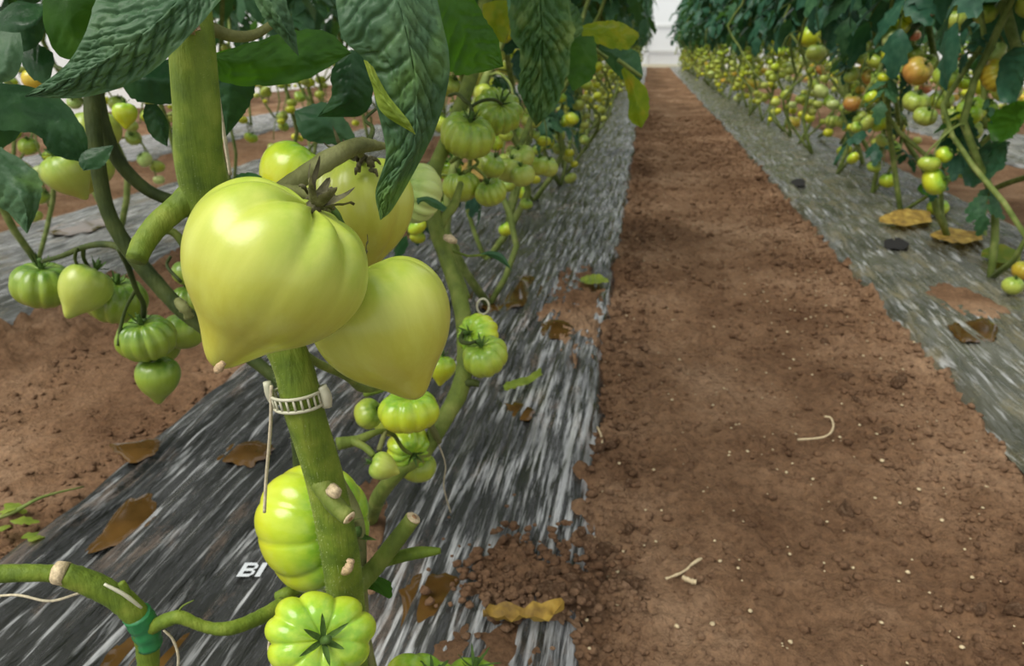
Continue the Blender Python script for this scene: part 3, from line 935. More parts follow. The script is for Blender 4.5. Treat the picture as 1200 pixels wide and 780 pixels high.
for bb_, sh, mt, st, lab in rights:
    cx_, cy_ = (bb_[0] + bb_[2]) / 2, (bb_[1] + bb_[3]) / 2
    if 'lying' in lab or 'cut off' in lab:
        g = G(cx_, cy_, 0.045)
        d = -(R.transposed() @ (g - CAM)).z
    else:
        d = depth_at_x(cx_, cy_, ROWX['R1'] + random.uniform(-0.09, 0.05))
    o, s = tomato(bb_, d, sh, mt, st, lab, group=C3, spin=random.random() * 6, csize=0.35)
    right_obj.append((o, s, sh))


# ------------------------------------------------------------------ leaves
def leaf_patch(name, left, mid, right, mat, parent, nu=56, nv=32, pucker=0.0012, veins=7, serr=0.02, seed=0, cup=0.0):
    """a blade between its left edge, midrib and right edge, each a list of (px, py, depth)"""
    L_, M_, R_ = [catmull([tuple(P(*p)) for p in q], nu) for q in (left, mid, right)]
    u = np.linspace(0, 1, nu)[:, None]
    rr = np.random.default_rng(seed)
    v = np.linspace(-1, 1, nv)[None, :]
    pos = np.zeros((nu, nv, 3))
    for j in range(nv):
        t = v[0, j]
        e = L_ if t < 0 else R_
        a = abs(t)
        k = a * (1 + (serr * 5 * (vnoise(u[:, 0] * 26, u[:, 0] * 0 + (3 if t < 0 else 9), seed) - 0.5) if a > 0.93 else 0))
        pos[:, j] = M_ + (e - M_) * np.asarray(k).reshape(-1, 1)
    du = np.gradient(pos, axis=0); dv = np.gradient(pos, axis=1)
    nr = np.cross(du, dv); nr /= np.linalg.norm(nr, axis=2)[..., None] + 1e-9
    nr = np.where((nr @ np.array(CB))[..., None] < 0, -nr, nr)
    wv = fbm(u * 5 + 3, v * 2 + 7, seed + 40, 3) - 0.5
    s = u * veins + np.abs(v) * veins * 0.16 + 0.9 * wv + 0.5 * (v > 0)
    ds = s - np.round(s)
    fade = np.clip((1 - np.abs(v)) * 5, 0, 1)
    groove = np.exp(-(ds / 0.11) ** 2) * np.clip(np.abs(v) * 8, 0, 1) * fade
    t2 = np.abs(v) * 3.4 + 0.5 * (np.round(s) % 2) + 1.3 * (fbm(u * 9, v * 4 + 31, seed + 60, 2) - 0.5)
    g2 = np.exp(-((t2 - np.round(t2)) / 0.13) ** 2) * fade
    cells = fbm(u * veins * 1.2, v * 3 + 20, seed, 2) - 0.5
    ridge = np.exp(-(v / 0.04) ** 2)
    taper = np.clip(np.sin(math.pi * np.clip(u * 0.9 + 0.06, 0, 1)), 0, 1) ** 0.5
    h_ = pucker * taper * (-1.35 * groove - 0.75 * g2 + 2.2 * cells * fade - 1.2 * ridge) + cup * v * v
    pos = pos + nr * h_[..., None]
    return build(name, pos.reshape(-1, 3), grid_faces(nu, nv), mat, parent)


def leaflet_local(L=0.08, W=0.04, seed=0, nu=9, nv=5, droop=0.35, fold=0.25, lobes=0.18):
    rr = np.random.default_rng(seed)
    V = []
    for i in range(nu):
        t = i / (nu - 1)
        w = W * (math.sin(math.pi * min(1, t ** 0.75 * 0.97 + 0.02)) ** 0.85 + 0.02) * (1 + lobes * (1 if i % 2 else -1) * (0.2 < t < 0.9))
        for j in range(nv):
            s = -1 + 2 * j / (nv - 1)
            x = L * (t + (0.06 if abs(s) == 1 and i % 2 else 0))
            z = -droop * L * t * t - fold * abs(s) * w * (1 + 0.5 * math.sin(t * 9 + seed)) + rr.uniform(-.02, .02) * L
            V.append((x, s * w, z))
    return np.array(V), grid_faces(nu, nv)


def compound_leaf(seed, L=0.26, n=3, droop=0.5, nu=9, nv=5):
    """rachis and paired leaflets, growing along +X"""
    rr = np.random.default_rng(seed)
    def rp(t): return np.array([L * t * (1 - 0.12 * t), 0.02 * L * math.sin(t * 5 + seed), L * (0.10 * t - droop * t * t)])
    rach = tube([rp(t) for t in np.linspace(0, 1, 6)], [0.0032, 0.003, 0.0026, 0.0022, 0.0018, 0.0012], 6, 2)
    lv = []
    for k in range(n):
        t = 0.34 + 0.6 * k / n
        for sd in (-1, 1):
            l_ = L * rr.uniform(0.30, 0.42) * (0.75 + 0.4 * (k > 0)); w = l_ * rr.uniform(0.26, 0.34)
            v, f = leaflet_local(l_, w, seed * 31 + k * 2 + sd, nu, nv, rr.uniform(0.2, 0.9))
            lv.append((v, f, rp(t), sd * rr.uniform(0.8, 1.25), rr.uniform(-0.2, 0.5)))
    v, f = leaflet_local(L * 0.46, L * 0.15, seed * 31 + 77, nu, nv, 0.6)
    lv.append((v, f, rp(0.98), 0.0, 0.5))
    parts = []
    for v, f, o_, a, dn in lv:
        ca, sa = math.cos(a), math.sin(a); cd, sd_ = math.cos(dn), math.sin(dn)
        x, y, z = v[:, 0], v[:, 1], v[:, 2]
        x2, z2 = x * cd + z * sd_, -x * sd_ + z * cd
        parts.append((np.stack([x2 * ca - y * sa, x2 * sa + y * ca, z2], -1) + o_, f))
    return rach, parts


# ------------------------------------------------------------------ the near plants
def root_of(px, py, d):
    p = P(px, py, d)
    return Vector((p.x, p.y, 0.012))


base = P(414, 800, .565)
A = empty('tomato_plant', Vector((base.x, base.y, 0.012)), 'foreground tomato plant with thick hairy stem carrying the large heart-shaped tomatoes', 'tomato plant')
pix = [(206, -120, .40, 52), (214, -40, .40, 54), (222, 25, .40, 55), (230, 120, .405, 55), (239, 215, .42, 56), (285, 320, .445, 48), (338, 415, .46, 46), (356, 480, .47, 46),
       (380, 560, .495, 43), (397, 640, .515, 43), (406, 710, .54, 41), (412, 800, .565, 40)]
pts = [P(a, b_, d) for a, b_, d, w in pix] + [Vector((base.x + 0.004, base.y, 0.06)), Vector((base.x, base.y, 0.0))]
rad = [w * .5 * d / F for a, b_, d, w in pix] + [.0135, .015]
v, f = tube(pts, rad, 28, 12, 0.0, 3)
ang = np.tile(np.arange(28), len(v) // 28) * 2 * math.pi / 28
row = np.repeat(np.arange(len(v) // 28), 28)
ctr = v.reshape(-1, 28, 3).mean(1)[row]
v = ctr + (v - ctr) * (1 + 0.05 * np.sin(ang * 4 + row * 0.02) + 0.05 * (fbm(ang * 1.3, row * 0.16, 5, 3) - 0.5))[:, None]
stemA = build('main_stem', v, f, 'stem_bright', A)
# fine hairs on the stem: nobody could count them
hv, hf = [], []
nrm = (v - ctr); nrm /= np.linalg.norm(nrm, axis=1)[:, None] + 1e-9
for k in range(6000):
    i = int(rng.integers(28, len(v) - 56))
    p = v[i] + (v[i + 1] - v[i]) * rng.random() * (i % 28 != 27) + (v[i + 28] - v[i]) * rng.random()
    d_ = nrm[i] + 0.5 * (rng.random(3) - 0.5)
    t_ = np.cross(d_, (0.3, 0.2, 0.9)); t_ /= np.linalg.norm(t_)
    l_ = 0.0008 + 0.0012 * rng.random()
    hv += [p - t_ * 0.00007, p + t_ * 0.00007, p + d_ * l_]; hf.append((3 * k, 3 * k + 1, 3 * k + 2))
tag(build('stem_hairs', hv, hf, 'hair', A, False), kind='stuff')


def cut_face(px, py, d, wpx, direction, parent, name='cut_end'):
    c = P(px, py, d); r_ = wpx * .5 * d / F
    dv = Vector(direction).normalized()
    v, f = tube([c - dv * r_ * 0.15, c + dv * r_ * 0.12], [r_ * 1.04, r_ * 0.95], 14, 1, 0.1, 4)
    o = build(name, v, f, 'cut_end', parent)
    v, f = tube([c, c + dv * r_ * 0.2], [r_ * 0.42, r_ * 0.40], 10, 1, 0.15, 5)
    build('pith', v, f, 'cut_core', parent)
    return o


# branch leaving to the left, cut off
br = ptube('side_shoot', [(236, 222, .42, 40), (212, 240, .418, 30), (186, 262, .41, 27), (168, 285, .405, 26), (160, 304, .40, 24)], 'stem_bright', A, 14)
# node and petiole at the top
ptube('petiole', [(226, 40, .40, 30), (245, 34, .405, 18), (272, 42, .415, 14), (300, 40, .43, 11), (330, 20, .44, 8)], 'stem_olive', A, 10)
v, f = tube([P(216, 32, .384), P(224, 22, .382), P(232, 26, .383)], [0.005, 0.0065, 0.004], 10, 4, 0.4)
build('leaf_scar', v, f, 'scar', A)
# pruning scars on the lower stem
ptube('side_shoot', [(376, 565, .488, 26), (392, 590, .482, 22), (409, 606, .478, 19)], 'stem_green', A, 12)
cut_face(410, 607, .477, 16, P(410, 607, .477) - P(392, 590, .482), A)
v, f = tube([P(390, 575, .478), P(394, 577, .472)], [0.0045, 0.0035], 12, 2, 0.2)
build('leaf_scar', v, f, 'cut_end', A)
v, f = tube([P(403, 672, .498), P(409, 664, .494), P(411, 655, .494)], [0.002, 0.0034, 0.002], 8, 4, 0.5)
build('leaf_scar', v, f, 'scar', A)
# cut stub and green pod-like stub to the right
stub = ptube('side_shoot', [(412, 690, .545, 30), (436, 668, .55, 22), (462, 636, .545, 20), (484, 607, .54, 19)], 'stem_green', A, 14)
cut_face(485, 606, .539, 17, P(484, 607, .539) - P(462, 636, .545), A)
ptube('side_shoot', [(444, 662, .56, 10), (462, 654, .56, 14), (485, 648, .558, 15), (503, 646, .556, 12), (516, 645, .555, 7)], 'stem_bright', A, 10)
# thin companion stem
ptube('side_shoot', [(366, 440, .50, 10), (368, 480, .50, 13), (374, 520, .515, 14), (396, 560, .54, 13), (420, 610, .55, 13), (424, 680, .555, 13), (428, 745, .56, 13), (440, 800, .57, 13)], 'stem_olive', A, 10)
ptube('side_shoot', [(325, 700, .56, 14), (335, 696, .56, 16), (352, 690, .565, 12), (385, 680, .56, 10)], 'stem_bright', A, 10)
# the truss
tr1 = ptube('fruit_truss', [(262, 250, .43, 14), (305, 235, .425, 16), (338, 218, .425, 21), (380, 190, .435, 23), (415, 172, .452, 20), (432, 170, .463, 16), (448, 171, .47, 9), (470, 170, .48, 5)], 'stem_olive', A, 14, wob=0.12)
ptube('pedicel', [(330, 222, .415, 15), (356, 226, .405, 14), (378, 236, .395, 12), (384, 248, .385, 9)], 'stem_olive', A, 10, wob=0.15)
ptube('pedicel', [(372, 232, .41, 10), (390, 245, .41, 9), (402, 266, .415, 8), (420, 296, .43, 7), (430, 318, .435, 6)], 'calyx_green', A, 8, wob=0.15)
ptube('pedicel', [(418, 172, .46, 9), (424, 185, .48, 9), (420, 200, .50, 7)], 'stem_olive', A, 8, wob=0.15)
ptube('tendril', [(432, 168, .465, 6), (437, 150, .48, 5), (428, 140, .49, 4), (440, 128, .50, 4)], 'stem_shade', A, 6)
# dried calyx threads round the fruit end
for k in range(16):
    a0 = random.uniform(0, 6.28)
    cx_, cy_ = 376 + random.uniform(-16, 16), 236 + random.uniform(-10, 10)
    l_ = random.uniform(8, 20)
    ptube('calyx_thread', [(cx_, cy_, .388, 4.5), (cx_ + math.cos(a0) * l_ * .6, cy_ + math.sin(a0) * l_ * .4 - 4, .383, 5.5), (cx_ + math.cos(a0) * l_, cy_ + math.sin(a0) * l_ * .7, .386, 2)], 'calyx_dry', A, 6, 4, 0.4, k)
for k in range(12):
    a0 = random.uniform(0, 6.28)
    cx_, cy_ = 426 + random.uniform(-12, 12), 192 + random.uniform(-9, 9)
    l_ = random.uniform(8, 18)
    ptube('calyx_thread', [(cx_, cy_, .478, 4.5), (cx_ + math.cos(a0) * l_ * .6, cy_ + math.sin(a0) * l_ * .4 - 4, .474, 6), (cx_ + math.cos(a0) * l_, cy_ + math.sin(a0) * l_ * .7, .477, 2)], 'calyx_dry', A, 6, 4, 0.4, k + 40)
# branch running from the stem to the lower bunch and back to the left
ptube('side_shoot', [(345, 405, .50, 9), (372, 425, .53, 10), (405, 440, .58, 10), (425, 455, .64, 10), (450, 452, .70, 9)], 'stem_green', A, 8)

# leaf blades of the near plant
leaf_patch('leaf', [(28, 113, .352), (75, 78, .348), (98, 42, .345), (112, 0, .35), (130, -45, .36)],
           [(28, 113, .352), (88, 88, .342), (145, 55, .34), (200, 8, .345), (240, -45, .36)],
           [(28, 113, .352), (96, 114, .352), (165, 92, .352), (222, 42, .352), (265, -8, .362)], 'leaf_grey', A, 150, 80, 0.0017, 11, 0.004, 3)
leaf_patch('leaf', [(446, 258, .425), (440, 225, .420), (452, 180, .405), (440, 120, .392), (428, 72, .385), (402, 45, .378), (394, 0, .375), (398, -50, .38)],
           [(446, 258, .425), (452, 232, .416), (482, 180, .398), (488, 120, .388), (482, 60, .378), (468, 0, .372), (455, -50, .375)],
           [(446, 258, .425), (462, 242, .425), (497, 180, .415), (516, 135, .405), (527, 78, .395), (516, 15, .388), (500, -50, .385)], 'leaf_grey', A, 160, 80, 0.0017, 12, 0.004, 6)
# its curled pale edge
leaf_patch('leaf_margin', [(426, 70, .381), (436, 100, .385), (448, 132, .388), (486, 157, .392)],
           [(431, 72, .379), (444, 104, .381), (464, 134, .383), (486, 157, .391)],
           [(437, 78, .381), (454, 110, .385), (478, 140, .387), (487, 157, .392)], 'leaf_lime', A, 40, 12, 0.0006, 7, 0.01, 8)
leaf_patch('leaf', [(590, 78, .47), (545, 88, .46), (522, 76, .45), (508, 30, .43), (505, -20, .42)],
           [(590, 78, .47), (560, 58, .455), (540, 25, .44), (522, -20, .43)],
           [(590, 78, .47), (583, 45, .46), (565, 15, .45), (540, -30, .43)], 'leaf_vivid', A, 50, 24, 0.0010, 6, 0.02, 11)
leaf_patch('leaf', [(350, 66, .41), (326, 40, .405), (305, 14, .40), (285, -30, .40)], [(350, 66, .41), (336, 36, .40), (318, 5, .395), (305, -30, .395)],
           [(350, 66, .41), (347, 40, .408), (338, 8, .405), (328, -30, .405)], 'leaf_grey', A, 44, 22, 0.0010, 6, 0.03, 13)
leaf_patch('leaf', [(412, 62, .52), (360, 92, .50), (310, 100, .49), (262, 96, .47), (250, 70, .46)], [(412, 62, .52), (370, 62, .50), (320, 68, .485), (282, 72, .47), (250, 66, .46)],
           [(412, 62, .52), (385, 38, .51), (345, 36, .50), (300, 48, .48), (252, 62, .46)], 'leaf_vivid', A, 50, 26, 0.0009, 6, 0.02, 17)
leaf_patch('leaf', [(372, 137, .55), (388, 112, .54), (388, 84, .53), (404, 60, .53)], [(372, 137, .55), (404, 118, .535), (412, 90, .53), (412, 58, .53)],
           [(372, 137, .55), (425, 134, .55), (438, 100, .54), (424, 62, .53)], 'leaf_deep', A, 44, 24, 0.0008, 6, 0.02, 19)
leaf_patch('leaf', [(196, 172, .62), (178, 160, .62), (168, 138, .61), (170, 122, .60)], [(196, 172, .62), (190, 152, .61), (182, 135, .605), (176, 122, .60)],
           [(196, 172, .62), (198, 150, .62), (193, 135, .61), (184, 122, .60)], 'leaf_deep', A, 26, 14, 0.0008, 5, 0.02, 23)
leaf_patch('leaf', [(265, 160, .58), (252, 130, .57), (250, 95, .56), (262, 70, .55)], [(265, 160, .58), (268, 130, .57), (272, 100, .56), (280, 70, .55)],
           [(265, 160, .58), (285, 135, .58), (298, 110, .57), (300, 80, .56)], 'leaf_deep', A, 30, 16, 0.0008, 5, 0.02, 25)
leaf_patch('leaf', [(240, 95, .60), (205, 120, .60), (160, 118, .59), (140, 96, .58)], [(240, 95, .60), (205, 96, .59), (170, 92, .58), (140, 92, .58)],
           [(240, 95, .60), (210, 74, .60), (170, 70, .59), (142, 86, .58)], 'leaf_deep', A, 30, 16, 0.0008, 5, 0.02, 29)
leaf_patch('leaf', [(98, 200, .60), (92, 190, .60), (100, 176, .60), (130, 170, .60)], [(98, 200, .60), (104, 188, .598), (116, 178, .598), (132, 170, .60)],
           [(98, 200, .60), (118, 196, .60), (128, 184, .60), (133, 171, .60)], 'leaf_deep', A, 22, 12, 0.0006, 4, 0.03, 31)
leaf_patch('leaf', [(438, 692, .56), (428, 688, .56), (420, 678, .556), (418, 672, .55)], [(438, 692, .56), (436, 682, .556), (430, 676, .552), (420, 672, .55)],
           [(438, 692, .56), (458, 700, .565), (455, 680, .56), (424, 670, .55)], 'leaf_vivid', A, 22, 12, 0.0008, 4, 0.04, 33)
leaf_patch('leaf', [(268, 222, .52), (276, 206, .53), (292, 202, .54), (306, 206, .54)], [(268, 222, .52), (282, 216, .53), (294, 210, .535), (306, 206, .54)],
           [(268, 222, .52), (290, 226, .53), (302, 220, .535), (307, 207, .54)], 'leaf_deep', A, 22, 12, 0.0006, 4, 0.03, 35)
leaf_patch('leaf', [(345, 130, .66), (352, 158, .66), (378, 168, .67), (420, 170, .68)], [(345, 130, .66), (368, 140, .655), (390, 152, .66), (420, 170, .68)],
           [(345, 130, .66), (380, 120, .66), (405, 140, .67), (420, 168, .68)], 'leaf_row', A, 26, 14, 0.0012, 5, 0.04, 37)

# dark plant at the left
rootD = root_of(330, 780, .78)
D = empty('tomato_plant', rootD, 'shaded tomato plant at the left with dark curving stems and the left fruit cluster', 'tomato plant')
pix = [(108, -60, .70, 14), (112, 30, .70, 15), (108, 105, .70, 18), (112, 170, .70, 18), (124, 240, .71, 17), (148, 288, .72, 18), (182, 330, .73, 18), (212, 362, .735, 18), (245, 388, .74, 16), (305, 428, .745, 15), (340, 470, .75, 15)]
v, f = tube([P(a, b_, d) for a, b_, d, w in pix] + [P(352, 560, .77), P(345, 680, .80), Vector((rootD.x, rootD.y, 0.0))], [w * .5 * d / F for a, b_, d, w in pix] + [.0075, .008, .009], 12, 6, 0.06, 4)
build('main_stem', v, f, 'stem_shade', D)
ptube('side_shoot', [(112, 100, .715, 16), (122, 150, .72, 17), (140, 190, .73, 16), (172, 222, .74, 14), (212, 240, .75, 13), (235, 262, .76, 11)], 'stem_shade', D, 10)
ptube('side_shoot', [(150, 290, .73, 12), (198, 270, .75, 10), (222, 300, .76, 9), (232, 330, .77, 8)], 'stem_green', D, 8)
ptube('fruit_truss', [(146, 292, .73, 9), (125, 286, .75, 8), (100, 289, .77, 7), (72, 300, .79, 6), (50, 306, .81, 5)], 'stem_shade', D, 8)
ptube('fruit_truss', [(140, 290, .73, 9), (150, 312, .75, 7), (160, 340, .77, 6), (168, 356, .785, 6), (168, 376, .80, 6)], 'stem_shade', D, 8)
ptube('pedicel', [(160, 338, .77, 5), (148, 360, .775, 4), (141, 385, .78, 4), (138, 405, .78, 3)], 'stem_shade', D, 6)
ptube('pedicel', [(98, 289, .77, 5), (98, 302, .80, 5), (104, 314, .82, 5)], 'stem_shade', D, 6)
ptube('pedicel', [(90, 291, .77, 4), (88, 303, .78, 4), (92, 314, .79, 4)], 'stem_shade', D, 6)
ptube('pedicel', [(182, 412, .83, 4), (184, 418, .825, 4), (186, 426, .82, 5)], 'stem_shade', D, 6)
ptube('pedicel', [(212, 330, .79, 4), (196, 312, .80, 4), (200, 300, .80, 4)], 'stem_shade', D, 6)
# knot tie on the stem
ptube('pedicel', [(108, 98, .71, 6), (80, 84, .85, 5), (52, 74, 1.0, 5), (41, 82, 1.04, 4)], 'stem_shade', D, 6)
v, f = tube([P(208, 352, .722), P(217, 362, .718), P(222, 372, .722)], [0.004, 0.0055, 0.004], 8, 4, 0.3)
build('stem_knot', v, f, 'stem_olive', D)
leaf_patch('leaf', [(108, 70, .56), (70, 66, .56), (52, 30, .55), (50, -30, .54)], [(108, 74, .56), (88, 45, .55), (80, 10, .54), (78, -30, .54)],
           [(108, 74, .56), (112, 40, .56), (122, 5, .55), (130, -30, .54)], 'leaf_vivid', D, 34, 18, 0.0006, 5, 0.01, 41)
leaf_patch('leaf', [(104, 192, .62), (60, 180, .61), (42, 158, .60), (-20, 150, .58)], [(104, 192, .62), (80, 160, .605), (40, 130, .595), (-20, 118, .58)],
           [(104, 192, .62), (98, 150, .61), (60, 110, .60), (-20, 92, .58)], 'leaf_deep', D, 34, 20, 0.0008, 5, 0.02, 43)
leaf_patch('leaf', [(0, 98, .54), (18, 90, .54), (27, 64, .54), (24, 38, .54)], [(-6, 98, .54), (2, 84, .535), (8, 62, .535), (12, 38, .54)],
           [(-10, 96, .54), (-14, 78, .54), (-12, 58, .54), (0, 36, .54)], 'leaf_grey', D, 26, 14, 0.0006, 4, 0.01, 45)
leaf_patch('leaf', [(56, 14, .58), (48, 48, .58), (20, 62, .58), (-4, 40, .58)], [(58, 8, .58), (40, 26, .57), (20, 30, .57), (-6, 30, .58)],
           [(56, 4, .58), (40, 4, .58), (18, 2, .58), (-6, 18, .58)], 'leaf_deep', D, 26, 16, 0.0006, 4, 0.01, 47)
leaf_patch('leaf', [(62, 80, .60), (56, 98, .60), (38, 92, .60), (26, 76, .60)], [(64, 72, .60), (50, 76, .595), (38, 70, .595), (24, 66, .60)],
           [(62, 62, .60), (50, 54, .60), (38, 50, .60), (26, 58, .60)], 'leaf_deep', D, 22, 12, 0.0006, 4, 0.02, 49)
leaf_patch('leaf', [(32, 274, .53), (8, 248, .53), (-20, 232, .525), (-40, 200, .52)], [(32, 274, .53), (28, 240, .52), (8, 208, .52), (-40, 172, .515)],
           [(32, 274, .53), (46, 240, .53), (46, 205, .53), (2, 172, .525)], 'leaf_grey', D, 40, 24, 0.0011, 6, 0.02, 51)
leaf_patch('leaf', [(36, 140, .64), (10, 170, .64), (-20, 172, .63), (-40, 160, .62)], [(36, 130, .64), (8, 138, .63), (-20, 140, .62), (-40, 138, .62)],
           [(36, 120, .64), (8, 104, .64), (-20, 100, .63), (-40, 110, .62)], 'leaf_deep', D, 26, 16, 0.0006, 4, 0.02, 53)

# bent, tied plant at the lower left
rootC = root_of(178, 800, .52)
Cc = empty('tomato_plant', rootC, 'low bent tomato stem with green tie at the lower left corner', 'tomato plant')
pix = [(178, 815, .525, 24), (174, 770, .515, 25), (168, 735, .505, 27), (148, 708, .495, 29), (112, 686, .485, 29), (75, 672, .475, 27)]
v, f = tube([Vector((rootC.x, rootC.y, 0))] + [P(a, b_, d) for a, b_, d, w in pix], [.008] + [w * .5 * d / F for a, b_, d, w in pix], 14, 8, 0.06, 6)
build('main_stem', v, f, 'stem_bright', Cc)
ptube('side_shoot', [(72, 672, .475, 20), (40, 671, .470, 20), (0, 672, .465, 21), (-60, 676, .46, 21)], 'stem_bright', Cc, 12)
v, f = tube([P(66, 671, .474), P(78, 672, .474)], [0.0072, 0.0075], 14, 2, 0.08)
build('cut_end', v, f, 'cut_end', Cc)
ptube('side_shoot', [(170, 738, .505, 18), (196, 726, .50, 16), (212, 723, .50, 15), (240, 734, .505, 13), (268, 736, .51, 16), (300, 725, .525, 17), (332, 708, .545, 19)], 'stem_bright', Cc, 12, wob=0.08)
ptube('side_shoot', [(152, 700, .49, 8), (147, 690, .488, 9), (142, 682, .486, 8)], 'stem_bright', Cc, 8)
ptube('tendril', [(205, 722, .50, 3), (214, 710, .50, 2.2), (227, 703, .50, 1.6)], 'stem_green', Cc, 6)
v, f = tube([P(176, 756, .511), P(172, 742, .507), P(166, 728, .503), P(160, 719, .499)], [0.0080, 0.0088, 0.0092, 0.0088], 14, 5, 0.10)
tie = build('plant_tie', v, f, 'clip_green'); tag(tie, 'green plastic tie wrapped round the bent stem at the lower left', 'plant tie')

# second plant
rootB = G(432, 612, 0.014)
Bp = empty('tomato_plant', rootB, 'second tomato plant behind the foreground one with a bowed stem', 'tomato plant')
pix = [(575, -60, 1.06, 15), (560, 60, 1.05, 16), (530, 150, 1.0, 17), (508, 205, .97, 17), (510, 262, .94, 18), (526, 310, .92, 18), (541, 360, .90, 19), (545, 420, .87, 20), (538, 458, .85, 22), (518, 495, .83, 21), (495, 530, .82, 20), (468, 552, .82, 18)]
v, f = tube([P(a, b_, d) for a, b_, d, w in pix] + [P(445, 580, .86), rootB], [w * .5 * d / F for a, b_, d, w in pix] + [.009, .010], 12, 6, 0.08, 8)
build('main_stem', v, f, 'stem_green', Bp)
ptube('side_shoot', [(512, 270, .94, 14), (524, 250, .95, 12), (532, 240, .96, 11), (540, 215, .99, 7)], 'stem_green', Bp, 10)
ptube('side_shoot', [(516, 285, .93, 10), (536, 320, .92, 9), (548, 350, .92, 8)], 'stem_green', Bp, 8)
ptube('side_shoot', [(538, 452, .85, 12), (552, 448, .85, 10), (562, 450, .85, 8)], 'stem_shade', Bp, 8)
ptube('fruit_truss', [(515, 518, .82, 7), (508, 505, .81, 9), (500, 490, .805, 8)], 'stem_olive', Bp, 8)
ptube('fruit_truss', [(395, 520, .73, 16), (420, 515, .74, 12), (438, 507, .75, 8), (452, 505, .76, 6), (462, 510, .77, 5), (472, 525, .79, 5), (482, 532, .80, 4)], 'stem_green', Bp, 8)
ptube('pedicel', [(412, 516, .735, 10), (428, 524, .73, 9), (438, 534, .725, 7)], 'stem_green', Bp, 8)
ptube('pedicel', [(452, 505, .76, 6), (448, 515, .75, 6), (444, 528, .74, 6)], 'stem_olive', Bp, 8)
ptube('pedicel', [(428, 462, .78, 7), (440, 458, .77, 8), (460, 452, .765, 7)], 'stem_bright', Bp, 8)
ptube('pedicel', [(526, 112, .99, 4), (536, 110, .98, 4), (545, 118, .97, 5), (552, 125, .97, 4), (556, 140, .965, 4)], 'stem_shade', Bp, 8)
ptube('pedicel', [(552, 125, .97, 4), (565, 118, .97, 4), (580, 117, .975, 4), (588, 122, .985, 4)], 'stem_shade', Bp, 8)
ptube('pedicel', [(545, 385, .86, 5), (540, 398, .84, 6), (548, 402, .82, 5), (558, 400, .82, 4)], 'stem_shade', Bp, 8)
ptube('fruit_truss', [(640, 90, 1.4, 6), (622, 140, 1.3, 7), (610, 170, 1.25, 6), (596, 190, 1.2, 4)], 'stem_green', Bp, 8)
ptube('fruit_truss', [(528, 190, 1.02, 5), (545, 180, 1.05, 5), (560, 190, 1.08, 4), (548, 200, 1.06, 5), (542, 205, 1.05, 5)], 'stem_green', Bp, 8)
ptube('pedicel', [(508, 200, .96, 6), (492, 196, .93, 5), (480, 208, .90, 5), (476, 222, .88, 5)], 'stem_green', Bp, 8)
ptube('pedicel', [(555, 195, 1.06, 4), (566, 204, 1.05, 4), (570, 212, 1.04, 5)], 'stem_green', Bp, 6)
v, f = tube([P(522, 278, .905), P(528, 280, .90), P(534, 283, .905)], [0.004, 0.005, 0.004], 8, 3, 0.3)
build('stem_knot', v, f, 'cut_end', Bp)
leaf_patch('leaf', [(600, 316, .95), (585, 306, .95), (572, 300, .95), (562, 300, .95)], [(600, 318, .95), (588, 302, .945), (574, 297, .945), (560, 299, .95)],
           [(600, 318, .95), (590, 299, .95), (576, 294, .95), (560, 298, .95)], 'leaf_row', Bp, 20, 10, 0.0005, 4, 0.02, 55)
ptube('petiole', [(548, 300, .95, 3), (562, 299, .95, 3), (576, 298, .95, 3)], 'stem_bright', Bp, 6)
ptube('petiole', [(520, 292, .935, 4), (536, 296, .945, 3), (548, 300, .95, 3)], 'stem_bright', Bp, 6)
leaf_patch('leaf', [(490, 240, .80), (496, 236, .80), (506, 242, .79), (520, 248, .78)], [(488, 236, .80), (500, 234, .79), (510, 238, .78), (522, 246, .78)],
           [(488, 232, .80), (500, 230, .79), (512, 234, .78), (524, 243, .78)], 'leaf_row', Bp, 16, 8, 0.0005, 4, 0.02, 57)
# puckered leaves of the second plant, upper middle
leaf_patch('leaf', [(628, 148, .92), (608, 110, .90), (610, 70, .89), (598, 30, .88), (600, -40, .87)], [(628, 148, .92), (634, 100, .90), (636, 50, .88), (634, 10, .87), (632, -40, .87)],
           [(628, 148, .92), (655, 120, .91), (668, 70, .90), (672, 30, .89), (660, -40, .88)], 'leaf_pucker', Bp, 110, 60, 0.0050, 9, 0.03, 59)
leaf_patch('leaf', [(682, 40, 1.02), (664, 50, 1.01), (645, 40, .99), (635, 0, .97)], [(684, 30, 1.02), (668, 28, 1.0), (654, 14, .98), (644, -20, .97)],
           [(683, 22, 1.02), (676, 8, 1.01), (664, -4, 1.0), (656, -30, .98)], 'leaf_pucker', Bp, 36, 22, 0.003, 6, 0.03, 61)
leaf_patch('leaf', [(748, 45, 1.15), (735, 58, 1.15), (712, 55, 1.12), (682, 44, 1.08)], [(749, 42, 1.15), (730, 40, 1.14), (708, 38, 1.11), (682, 38, 1.08)],
           [(748, 38, 1.15), (728, 26, 1.15), (706, 24, 1.12), (682, 30, 1.08)], 'leaf_yellowing', Bp, 36, 20, 0.0018, 5, 0.03, 63)
leaf_patch('leaf', [(752, 150, 1.16), (738, 140, 1.15), (736, 115, 1.14), (728, 82, 1.12)], [(752, 150, 1.16), (748, 130, 1.14), (744, 108, 1.13), (730, 80, 1.12)],
           [(752, 150, 1.16), (760, 132, 1.16), (758, 105, 1.15), (732, 78, 1.12)], 'leaf_yellowing', Bp, 34, 18, 0.0012, 5, 0.03, 65)
leaf_patch('leaf', [(670, 106, 1.06), (662, 80, 1.06), (666, 55, 1.05), (676, 42, 1.05)], [(672, 106, 1.06), (678, 82, 1.05), (684, 60, 1.045), (686, 42, 1.05)],
           [(674, 106, 1.06), (695, 90, 1.06), (700, 66, 1.05), (696, 42, 1.05)], 'leaf_vivid', Bp, 34, 18, 0.0012, 5, 0.03, 67)
